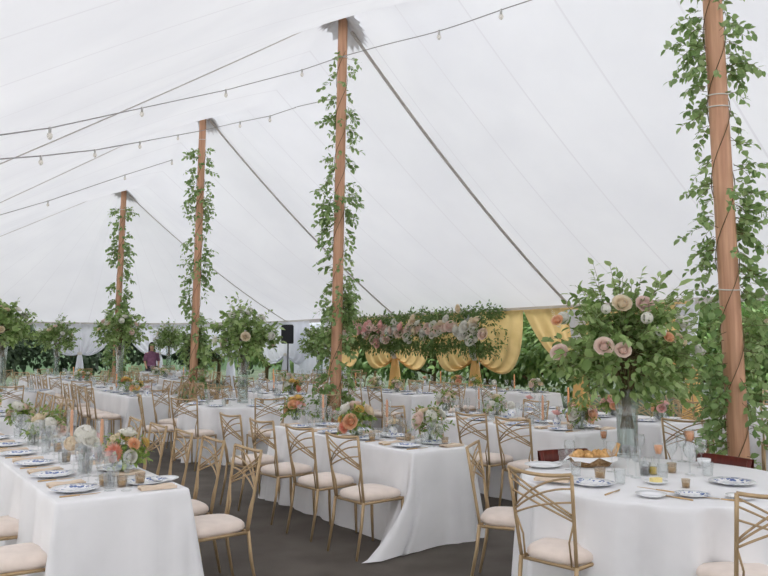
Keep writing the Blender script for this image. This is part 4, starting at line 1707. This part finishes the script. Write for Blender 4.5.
for mat_, px, lab in (('vinegar', 645, 'small cruet of dark vinegar on the round table'), ('oil', 653, 'small cruet of yellow olive oil on the round table')):
    ou, lq = bottle_spec(mat_)
    # the dressing itself is a coloured fill
    liqmat = plain(mat_ + '_fill', (58, 34, 44) if mat_ == 'vinegar' else (214, 180, 44), 0.15, var=4)
    x, y = at_height(px, 475, TOPZ)
    place(Spec('cruet', 'bottle', ou, [('liquid', lq.mesh('liquid', liqmat))]), (x, y, TOPZ + 0.002), 0, lab, 'cruets')
bd = Spec('butter_dish', 'dish', plate_mesh(0.07, 'white_china'), [('butter', MB().box((0, 0, 0.022), (0.07, 0.035, 0.03)).mesh('butter', 'butter', False))])
r1put(bd, 656, 484, 'butter on a small white dish before the oil', None, 0.4)
r1put(Spec('sugar_bowl', 'bowl', MB().lathe([(0.001, 0), (0.03, 0), (0.045, 0.03), (0.048, 0.05), (0.045, 0.05), (0.04, 0.03), (0.001, 0.01)], 20).mesh('bowl', 'white_china')),
      704, 466, 'small white bowl near the pole on round table', None)


# mahogany folding chairs on the far side of R1
def maho_chair_spec():
    fr = MB()
    for s in (-1, 1):
        fr.tube([(s * 0.2, 0.2, 0.0), (s * 0.2, 0.0, 0.40), (s * 0.2, -0.14, 0.60), (s * 0.2, -0.21, 0.80)], 0.016, 8)
    legs = []
    for s in (-1, 1):
        legs.append(('leg', MB().tube([(s * 0.175, -0.26, 0.0), (s * 0.175, 0.0, 0.3), (s * 0.175, 0.16, 0.44)], 0.015, 8).mesh('leg', 'maho')))
    top = MB()
    rows = []
    for x in np.linspace(-0.215, 0.215, 9):
        yb = -0.215 - 0.025 * (1 - (x / 0.215) ** 2)
        rows.append([(x, yb + 0.012, 0.69), (x, yb - 0.006, 0.81), (x, yb - 0.03, 0.81), (x, yb - 0.014, 0.69)])
    top.grid(rows, False, True)
    seat = MB().box((0, -0.01, 0.45), (0.38, 0.38, 0.035))
    return Spec('folding_chair', 'chair', None, [('frame', fr.mesh('frame', 'maho')), ('back_panel', top.mesh('back_panel', 'maho')), ('seat', seat.mesh('seat', 'maho', False))] + legs)


MAHO = maho_chair_spec()
place(MAHO, (2.30, 5.42, 0), radians(122), 'mahogany folding chair between the round table and near pole', 'mahogany folding chairs')
place(MAHO, (1.46, 5.66, 0), radians(198), 'mahogany folding chair behind the round table, beside third row', 'mahogany folding chairs')

# ---- the rest of the hall
FOL = [big_foliage(s, 90, 0.085, 300, (0.55, 0.55, 0.55)) for s in (201, 202)]
TN = 0


def rtab(a, b, name, seed, vase=True, s=1.0, lift=0.12, **kw):
    round_table(a, b, name, seed=seed, **kw)
    x, y = W(a, b)
    if vase:
        place(VASE, (x, y, TOPZ + 0.002), 0, 'tall ribbed glass vase on the ' + name, 'tall ribbed glass vases', (1, 1, (0.52 + lift) / 0.52))
        big_bouquet(FOL[seed % 2], (x, y, TOPZ + 0.52 + lift), 'tall green and blush bouquet on the ' + name, random_flowers(seed, 12, (0.5, 0.5, 0.48)), seed * 1.1, s)
    for k in range(3):
        th = k * 2.1 + seed
        a2, b2 = a + 0.3 * cos(th), b + 0.3 * sin(th)
        x, y = W(a2, b2)
        place(VOTIVE, (x, y, TOPZ + 0.002), 0, 'votive candle %s the vase on %s' % (['before', 'beside', 'behind'][k], name), 'votive candles')


rtab(6.84, -1.38, "middle row's second round table", 61, lift=0.2, phase=0.25, skip=(5,))
rtab(12.7, -1.5, "middle row's third round table", 62, s=0.92, lift=0.4, phase=0.3)
rtab(18.6, -1.5, "middle row's farthest round table", 63, lift=0.3, phase=0.2)
rtab(12.0, -3.85, "left row's round table", 64, lift=0.42, phase=0.1, skip=(5, 6, 7))
rtab(20.4, 2.3, "farthest right round table", 65, lift=0.3)
rtab(13.6, 3.95, "wall side round table", 66)
rtab(1.7, 4.1, "near pole round table", 67, seats=6)

rect_table(6.3, -5.18, 2.44, "left row's second long table", 0, seed=8)
rect_table(15.0, -5.0, 2.44, "left row's third long table", 0, seed=9)
rect_table(9.0, -2.4, 2.2, "middle row's second long table", 0, seed=10)
rect_table(14.5, -2.0, 2.44, "middle row's third long table", 0, seed=11)
rect_table(7.75, -0.3, 2.44, "third row's second long table", 0, seed=12)
rect_table(14.5, 0.3, 2.44, "third row's third long table", 0, seed=13)
rect_table(6.6, 1.6, 2.44, "fourth row's second long table", 0, seed=14)
rect_table(10.4, 1.4, 2.44, "fourth row's third long table", 0, seed=15)
rect_table(5.7, 3.55, 3.6, 'long head table', 0, seed=16, left=[0.5, 1.5, 2.6], right=[])

# ================================================================== PERIMETER: posts, drapes, sidewall
def edge_point(s):
    """perimeter: s = a along the draped side up to A_END, then round the end"""
    if s <= A_END:
        return s, BR
    th = pi / 2 - (s - A_END) / 6.0
    b = sin(th)
    return A_END + LE * cos(th), b * (BR if b > 0 else BL)


def drape_half(p_post, p_mid, tie_z, mat, inward, full=1.0):
    """curtain hung from post to mid-bay, swept to the post and tied"""
    mb_ = MB()
    px, py = p_post
    qx, qy = p_mid
    L = sqrt((qx - px) ** 2 + (qy - py) ** 2)
    dx, dy = (qx - px) / L, (qy - py) / L
    nx, ny = inward
    nc, nr = 44, 16
    rows = []
    for j in range(nr + 1):
        t = j / nr
        row = []
        for i in range(nc + 1):
            u = i / nc
            sx_ = u * L
            e_x = 0.03 + 0.08 * u
            # hangs from the eave, swings under and up to the tie
            z0, z2 = EAVE - 0.06, tie_z - 0.05 * u
            z1 = tie_z - 0.15 - 0.8 * u if full > 0.9 else tie_z + 0.1 - 0.35 * u
            xx = sx_ * (1 - t) ** 2 + 2 * t * (1 - t) * sx_ * (1.02 if full > 0.9 else 0.5) + t * t * e_x
            z = z0 * (1 - t) ** 2 + 2 * t * (1 - t) * z1 + t * t * z2
            fold = (0.03 + 0.03 * t) * sin(u * 26) * (0.5 + 0.5 * (1 - 0.4 * t)) + 0.08
            row.append((px + dx * xx + nx * fold, py + dy * xx + ny * fold, z))
        rows.append(row)
    mb_.grid(rows)
    return mb_


def drape_tail(p_post, dirv, tie_z, inward):
    mb_ = MB()
    rows = []
    for j in range(9):
        t = j / 8
        z = tie_z * (1 - t) + 0.03
        w = 0.05 + 0.15 * t ** 0.7
        row = []
        for i in range(25):
            th = 2 * pi * i / 24
            r = w * (1 + 0.16 * sin(7 * th))
            row.append((p_post[0] + inward[0] * 0.1 + r * cos(th), p_post[1] + inward[1] * 0.1 + r * sin(th) * 0.8, z))
        rows.append(row)
    mb_.grid(rows)
    return mb_


svals = [-6.1, -3.05, 0.0, 3.75, 6.1, 9.1, 12.15, 15.2, 18.1, 21.1, 24.1, 27.1, 30.1, 33.1, 36.1]
post_words = ['behind the viewer', 'beside the viewer', 'level with the near pole', 'right of the urn bouquet', 'opposite the second pole', 'behind the flower beam', 'left end of the flower beam',
              'left of the flower beam', 'beside the speaker', 'left of the speaker', 'behind third pole', 'right of the farthest pole', 'left of the farthest pole', 'farthest left in the end wall', 'at the open side']
ctr_a, ctr_b = 9.0, 0.0
LW0, LW1 = -7.0, 17.0
for i, s in enumerate(svals):
    if i < 2:
        continue
    a, b = edge_point(s)
    x, y = W(a, b)
    mbp = MB().tube([(0, 0, 0), (0, 0, EAVE - 0.02)], 0.03, 10)
    single('side_pole', mbp.mesh('side_pole', 'white_post'), 'white eave post ' + post_words[i], 'pole', 'eave posts', (x, y, 0))
    if s > 30:
        continue
    gold = 2 < i < 8
    ia, ib = ((0, -1) if s <= A_END else (A_END - a, -b))
    nrm = sqrt(ia * ia + ib * ib)
    ia, ib = ia / nrm, ib / nrm
    inw = (ia * UX + ib * VX, ia * UY + ib * VY)
    colr = 'gold' if gold else 'white'
    o = empty('drape', '%s curtain swept back and tied at the post %s' % (colr, post_words[i]), 'curtain', (x, y, 0), 'tied curtains along the eaves')
    for sgn, ds in ((-1, -1.5), (1, 1.5)):
        am, bm_ = edge_point(s + ds)
        xm, ym = W(am, bm_)
        if (i == 3 and sgn == -1) or (i == 7 and sgn == 1):
            continue
        mbd = drape_half((0, 0), (xm - x, ym - y), 1.32, None, inw, 1.0 if 4 < i < 9 else 0.5)
        link(bpy.data.objects.new('swag', mbd.mesh('swag', 'gold_drape' if gold else 'sheer')), o)
    tl = drape_tail((0, 0), None, 1.32, inw)
    t_ = link(bpy.data.objects.new('tail', tl.mesh('tail', 'gold_drape' if gold else 'sheer')), o)
    tie = MB().lathe([(0.075, 1.27), (0.085, 1.31), (0.075, 1.36)], 14, (inw[0] * 0.1, inw[1] * 0.1, 0))
    link(bpy.data.objects.new('tie_band', tie.mesh('tie_band', 'ribbon')), o)
    if gold:
        # white sheer panel gathered behind the gold one
        sh = MB()
        sh.grid([[(inw[0] * 0.17 + (0.06 + 0.12 * t) * (1 + 0.15 * sin(8 * th)) * cos(th), inw[1] * 0.17 + (0.06 + 0.10 * t) * (1 + 0.15 * sin(8 * th)) * sin(th), 1.34 + (EAVE - 1.46) * t)
                  for th in np.linspace(0, 2 * pi, 33)] for t in np.linspace(0, 1, 8)])
        s_ = single('sheer_panel', sh.mesh('sheer_panel', 'sheer'), 'white sheer panel gathered at the post ' + post_words[i], 'curtain', 'white sheer panels', (x, y, 0))

# white sidewalls: beyond the third bay; unseen left wall added to even the light
rows = []
for a in np.linspace(LW0, LW1, 200):
    x, y = W(a, -BL - 0.05)
    f = 0.035 * sin(a * 9)
    rows.append([(x + VX * f, y + VY * f, 0.0), (x + VX * f, y + VY * f, 1.2), (x, y, EAVE + 0.02)])
structure('wall_left_added', MB().grid(rows).mesh('sidewall', 'added_wall'))
rows = []
for b in np.linspace(-BL, BR, 120):
    x, y = W(A0 - 0.05, b)
    f = 0.035 * sin(b * 9)
    rows.append([(x + UX * f, y + UY * f, 0.0), (x + UX * f, y + UY * f, 1.2), (x, y, roof(A0, b) + 0.02)])
structure('wall_near_added', MB().grid(rows).mesh('sidewall', 'added_wall'))  # near end closed by an added wall, out of view, balancing light on cloths
rows = []
for a in np.linspace(14.75, 18.0, 60):
    x, y = W(a, BR + 0.12)
    f = 0.035 * sin(a * 14)
    rows.append([(x + VX * f, y + VY * f, 0.02), (x + VX * f, y + VY * f, 1.2), (x + VX * f * 0.6, y + VY * f * 0.6, EAVE - 0.08)])
structure('wall_right', MB().grid(rows).mesh('sidewall', 'wall'))

# ================================================================== FLOWER BEAM under the eave
ga0, ga1 = 8.05, 14.4
gb = BR - 0.42
lf, st = MB(), MB()
gx, gy = W((ga0 + ga1) / 2, gb)
org = np.array([gx, gy, 1.95])
beam = []
for k in range(1150):
    a = rng.uniform(ga0, ga1)
    tt = (a - ga0) / (ga1 - ga0)
    hh_ = 0.40 - 0.14 * tt
    th = rng.uniform(0, 2 * pi)
    x, y = W(a, gb + 0.18 * cos(th))
    p = np.array([x, y, 1.93 + hh_ * 0.8 * sin(th)])
    d = np.array([VX * cos(th) + UX * rng.normal() * 0.5, VY * cos(th) + UY * rng.normal() * 0.5, sin(th) * 0.9])
    sprig(lf, None, p - org, d, rng.uniform(0.18, 0.36), 7, 0.09, droop=rng.uniform(0.0, 0.9), wr=0.45, first=0.05)
for k in range(60):
    a = ga0 + (ga1 - ga0) * rng.random() ** 1.6
    x, y = W(a, gb + rng.normal() * 0.08)
    sprig(lf, None, np.array([x, y, 2.12]) - org, (rng.normal() * 0.3, rng.normal() * 0.3, 1), rng.uniform(0.18, 0.34), 9, 0.09, droop=0.1, wr=0.4)
p0, p1 = W(ga0 + 0.5, gb), W(ga1 - 0.5, gb)
st.tube([np.array([p0[0], p0[1], 1.95]) - org, np.array([p1[0], p1[1], 1.95]) - org], 0.06, 8)
o = empty('flower_garland', 'long beam of greenery with pink and white roses along the eave', 'garland', tuple(org))
link(bpy.data.objects.new('stems', st.mesh('stems', 'stem')), o)
link(bpy.data.objects.new('foliage', lf.mesh('foliage', 'leaf_dark')), o)
for k in range(100):
    a = ga0 + 0.05 + (ga1 - ga0 - 0.3) * (k + 0.5) / 100
    tt = (a - ga0) / (ga1 - ga0)
    x, y = W(a + rng.normal() * 0.04, gb - 0.33 - 0.06 * rng.random())
    z = 1.98 + rng.normal() * 0.11
    col = rng.choice(['white', 'white', 'cream', 'blush'] if tt < 0.45 else ['pink', 'blush', 'blush', 'white', 'pink', 'white'])
    add_flower(o, 'rose', ROSE[col], np.array([x, y, z]) - org, (-VX + rng.normal() * 0.3, -VY + rng.normal() * 0.3, 0.3 + rng.normal() * 0.3),
               rng.uniform(1.6, 2.5), col + ' rose')

# ================================================================== SPEAKER and PERSON
sp_ = at_depth(288, 345, 22.9)
o = empty('speaker_stand', 'black tripod stand under the loudspeaker by white sidewall', 'stand', (sp_[0], sp_[1], 0))
link(bpy.data.objects.new('pole', MB().tube([(0, 0, 0.12), (0, 0, 1.66)], 0.02, 8).mesh('pole', 'black')), o)
for k in range(3):
    th = k * 2.094 + 0.5
    link(bpy.data.objects.new('leg', MB().tube([(0, 0, 0.75), (0.55 * cos(th), 0.55 * sin(th), 0.01)], 0.016, 6).mesh('leg', 'black')), o)
o = empty('loudspeaker', 'black loudspeaker on a tripod stand by white sidewall', 'speaker', (sp_[0], sp_[1], 1.66))
cab = MB()
for z, k in ((0, 0.9), (0.03, 1.0), (0.53, 1.0), (0.57, 0.88)):
    pass
rows = []
for z, k in ((0, 0.001), (0, 0.9), (0.03, 1.0), (0.53, 1.0), (0.58, 0.8), (0.58, 0.001)):
    rows.append([(k * x, k * y, z) for x, y in ((-0.19, -0.17), (0, -0.19), (0.19, -0.17), (0.15, 0.16), (-0.15, 0.16))])
cab.grid(rows, False, True)
link(bpy.data.objects.new('cabinet', cab.mesh('cabinet', 'black', False)), o)
gr = MB()
gr.grid([[(x, -0.178 - 0.02 * (1 - (x / 0.17) ** 2), z) for x in np.linspace(-0.165, 0.165, 9)] for z in np.linspace(0.05, 0.52, 8)])
link(bpy.data.objects.new('grille', gr.mesh('grille', 'grille')), o)


def person():
    p = at_depth(152, 345, 24.6)
    # one continuous skin: pelvis first
    J = {'pel': (0, 0, 0.92, .13, .10), 'waist': (0, 0, 1.06, .115, .085), 'chest': (0, 0, 1.25, .14, .10), 'neckb': (0, 0.0, 1.39, .07, .06), 'neck': (0, 0, 1.44, .05, .05),
         'head1': (0, -.015, 1.52, .072, .085), 'head2': (0, -.01, 1.60, .076, .09), 'head3': (0, 0, 1.655, .05, .06)}
    for s, n_ in ((-1, 'l'), (1, 'r')):
        J['sh' + n_] = (s * .165, 0, 1.355, .055, .05)
        J['el' + n_] = (s * .225, -.01, 1.09, .04, .038)
        J['wr' + n_] = (s * .19, -.13, .90, .026, .024)
        J['ha' + n_] = (s * .175, -.19, .85, .03, .018)
        J['hip' + n_] = (s * .095, 0, .88, .09, .09)
        J['kn' + n_] = (s * .10, -.02, .49, .058, .06)
        J['an' + n_] = (s * .10, .02, .09, .038, .04)
        J['to' + n_] = (s * .115, -.13, .035, .035, .03)
    E = [('pel', 'waist'), ('waist', 'chest'), ('chest', 'neckb'), ('neckb', 'neck'), ('neck', 'head1'), ('head1', 'head2'), ('head2', 'head3')]
    for n_ in 'lr':
        E += [('chest', 'sh' + n_), ('sh' + n_, 'el' + n_), ('el' + n_, 'wr' + n_), ('wr' + n_, 'ha' + n_), ('pel', 'hip' + n_), ('hip' + n_, 'kn' + n_), ('kn' + n_, 'an' + n_), ('an' + n_, 'to' + n_)]
    names = list(J)
    me_ = bpy.data.meshes.new('person')
    me_.from_pydata([J[k][:3] for k in names], [(names.index(x), names.index(y)) for x, y in E], [])
    ob = link(bpy.data.objects.new('person', me_))
    md = ob.modifiers.new('skin', 'SKIN')
    if not me_.skin_vertices:
        bpy.context.view_layer.objects.active = ob
    for i, k in enumerate(names):
        sv = me_.skin_vertices[0].data[i]
        sv.radius = J[k][3:]
        sv.use_root = (k == 'pel')
    sb = ob.modifiers.new('sub', 'SUBSURF')
    sb.levels = sb.render_levels = 2
    me_.materials.append(M['skin'])
    ob.location = (p[0], p[1], 0)
    ob.rotation_euler = (0, 0, 0.5)
    tag(ob, 'person with dark hair in a mauve top standing near the end wall', 'person')
    # clothes and hair hug the body
    def shell(name, rows_, mat):
        mb_ = MB()
        rws = []
        for (cx_, cy_, z, rx_, ry_) in rows_:
            rws.append([(cx_ + rx_ * cos(2 * pi * k / 20), cy_ + ry_ * sin(2 * pi * k / 20), z) for k in range(20)])
        mb_.grid(rws, False, True)
        return link(bpy.data.objects.new(name, mb_.mesh(name, mat)), ob)
    shell('top', [(0, 0, .88, .165, .135), (0, 0, 1.05, .14, .12), (0, 0, 1.22, .17, .13), (0, 0, 1.33, .19, .115), (0, 0, 1.39, .12, .09), (0, 0, 1.42, .07, .07)], 'top')
    for s in (-1, 1):
        mb_ = MB().tube([(s * .15, 0, 1.35), (s * .19, -.005, 1.25), (s * .222, -.01, 1.10)], [.07, .06, .054], 12)
        link(bpy.data.objects.new('sleeve', mb_.mesh('sleeve', 'top')), ob)
        mb_ = MB().tube([(s * .09, 0, .93), (s * .098, -.01, .7), (s * .10, -.02, .49), (s * .10, .015, .08)], [.115, .098, .08, .065], 14)
        link(bpy.data.objects.new('trouser_leg', mb_.mesh('trouser_leg', 'trousers')), ob)
        mb_ = MB().lathe([(0.001, -.012), (.012, 0), (0.001, .012)], 8, (s * .032, -.095, 1.595))
        link(bpy.data.objects.new('eye', mb_.mesh('eye', 'hair')), ob)
    mb_ = MB()
    rows_ = []
    for t in np.linspace(0, 1, 9):
        z = 1.715 - 0.32 * t
        r_ = 0.10 * sin(pi * min(0.5, 0.1 + t)) + 0.004
        rows_.append([(r_ * cos(th), 0.028 + r_ * 0.95 * sin(th), z) for th in np.linspace(-0.45 - (0.8 if t < 0.3 else 0), pi + 0.45 + (0.8 if t < 0.3 else 0), 18)])
    mb_.grid(rows_)
    link(bpy.data.objects.new('hair', mb_.mesh('hair', 'hair')), ob)


person()

# ================================================================== OUTSIDE: hedge shrubs and trees
def shrub(x, y, rx, rz_, hgt, mat, n_, ls, label, name='shrub', trunk=True):
    lf_ = MB()
    lobes = unit(14)
    lobes[:, 2] = np.abs(lobes[:, 2])
    lobes = lobes * np.array([rx * 0.6, rx * 0.6, hgt * 0.36]) + np.array([0, 0, hgt * 0.42])
    lr = rng.uniform(0.42, 0.66, 14) * rx
    li = rng.integers(0, 14, n_)
    U = unit(n_)
    P = lobes[li] + U * lr[li][:, None] * rng.uniform(0.75, 1.05, (n_, 1)) * np.array([1, 1, 0.9])
    P[:, 2] = np.maximum(P[:, 2], 0.05)
    D = U + rng.normal(size=(n_, 3)) * 0.5 + np.array([0, 0, -0.3])
    Up = U * 0.7 + np.array([0, 0, 0.6])
    sz = ls * rng.uniform(0.6, 1.3, n_)
    lf_.leaves(P, D, Up, sz, sz * 0.6)
    o_ = empty(name, label, 'tree' if name == 'tree' else 'shrub', (x, y, -0.03), 'greenery beyond the tent')
    link(bpy.data.objects.new('foliage', lf_.mesh('foliage', mat)), o_)
    tr = MB().tube([(0, 0, 0), (0.05, 0, hgt * 0.3), (0, 0.05, hgt * 0.62)], [0.09, 0.07, 0.04], 8)
    for q in lobes[:6]:
        tr.tube([(0.04, 0.01, hgt * 0.25), q * 0.6 + np.array([0, 0, 0.1]), q], [0.05, 0.03, 0.015], 6)
    link(bpy.data.objects.new('trunk', tr.mesh('trunk', 'stem')), o_)


k = 0
HW = ['seen right of the near pole', 'seen behind the near pole', 'beyond the gold and white panels', 'beyond the urn bouquet', 'left of the urn bouquet', 'behind the gold swag beyond head table',
      'behind the head table', 'behind the flower beam', 'behind the left half of flower beam']
for i, a in enumerate((-2.5, -0.4, 1.7, 3.8, 5.9, 8.0, 10.2, 12.4)):
    x, y = W(a, (9.2 if i < 4 else 8.3) + 0.6 * sin(i * 2.1))
    shrub(x, y, 1.75, 0, 3.1 + 0.5 * sin(i * 1.7), 'leaf_hedge', 3600, 0.17, 'green hedge shrub outside, ' + HW[i])
for i, a in enumerate((-1.5, 3.0, 7.5, 12.0)):
    x, y = W(a, 14.5)
    shrub(x, y, 3.0, 0, 6.5, 'leaf_hedge', 4200, 0.3, 'tall tree outside, %s from the near end of hedge' % ORD[i + 1], 'tree')
EW = ['far behind the speaker', 'far behind the third pole', 'between third and farthest poles', 'right of the farthest pole', 'left of the farthest pole', 'beyond the left end drapes', 'far beyond the left edge']
for i, b in enumerate((7.0, 4.0, 1.0, -2.0, -5.0, -8.0, -11.0)):
    x, y = W(27.4 + 0.4 * sin(i * 1.9), b)
    shrub(x, y, 2.0, 0, 3.6, 'leaf_tree', 3600, 0.22, 'dark shrub outside the end wall, ' + EW[i])
for i, a in enumerate((14.6, 16.8, 19.0, 21.5, 24.0)):
    x, y = W(a, 8.6 - (0.0 if i < 4 else 1.0))
    shrub(x, y, 1.7, 0, 3.0, 'leaf_hedge', 2400, 0.2, 'shrub outside the white sidewall, %s from the flower beam' % ORD[i + 1])
# wooded bank closing the view
pts = []
rows = []
for i in range(60):
    th = radians(-20 + 220 * i / 59)
    row = []
    for r, z in ((44, -0.03), (47, 3.0), (52, 7 + 1.2 * sin(i * 0.9)), (60, 9 + sin(i * 1.7))):
        row.append((r * cos(th), 8 + r * sin(th), z + (0.6 * sin(i * 2.3 + r) if z > 0 else 0)))
    rows.append(row)
structure('hill', MB().grid(rows).mesh('hill', 'hill'))

for k_ in LABELS:
    if not 4 <= len(k_.split()) <= 16:
        print('LABEL LENGTH', k_)
dup = {k_: v for k_, v in LABELS.items() if len(v) > 1}
if dup:
    print('DUP LABELS', len(dup), list(dup.items())[:8])
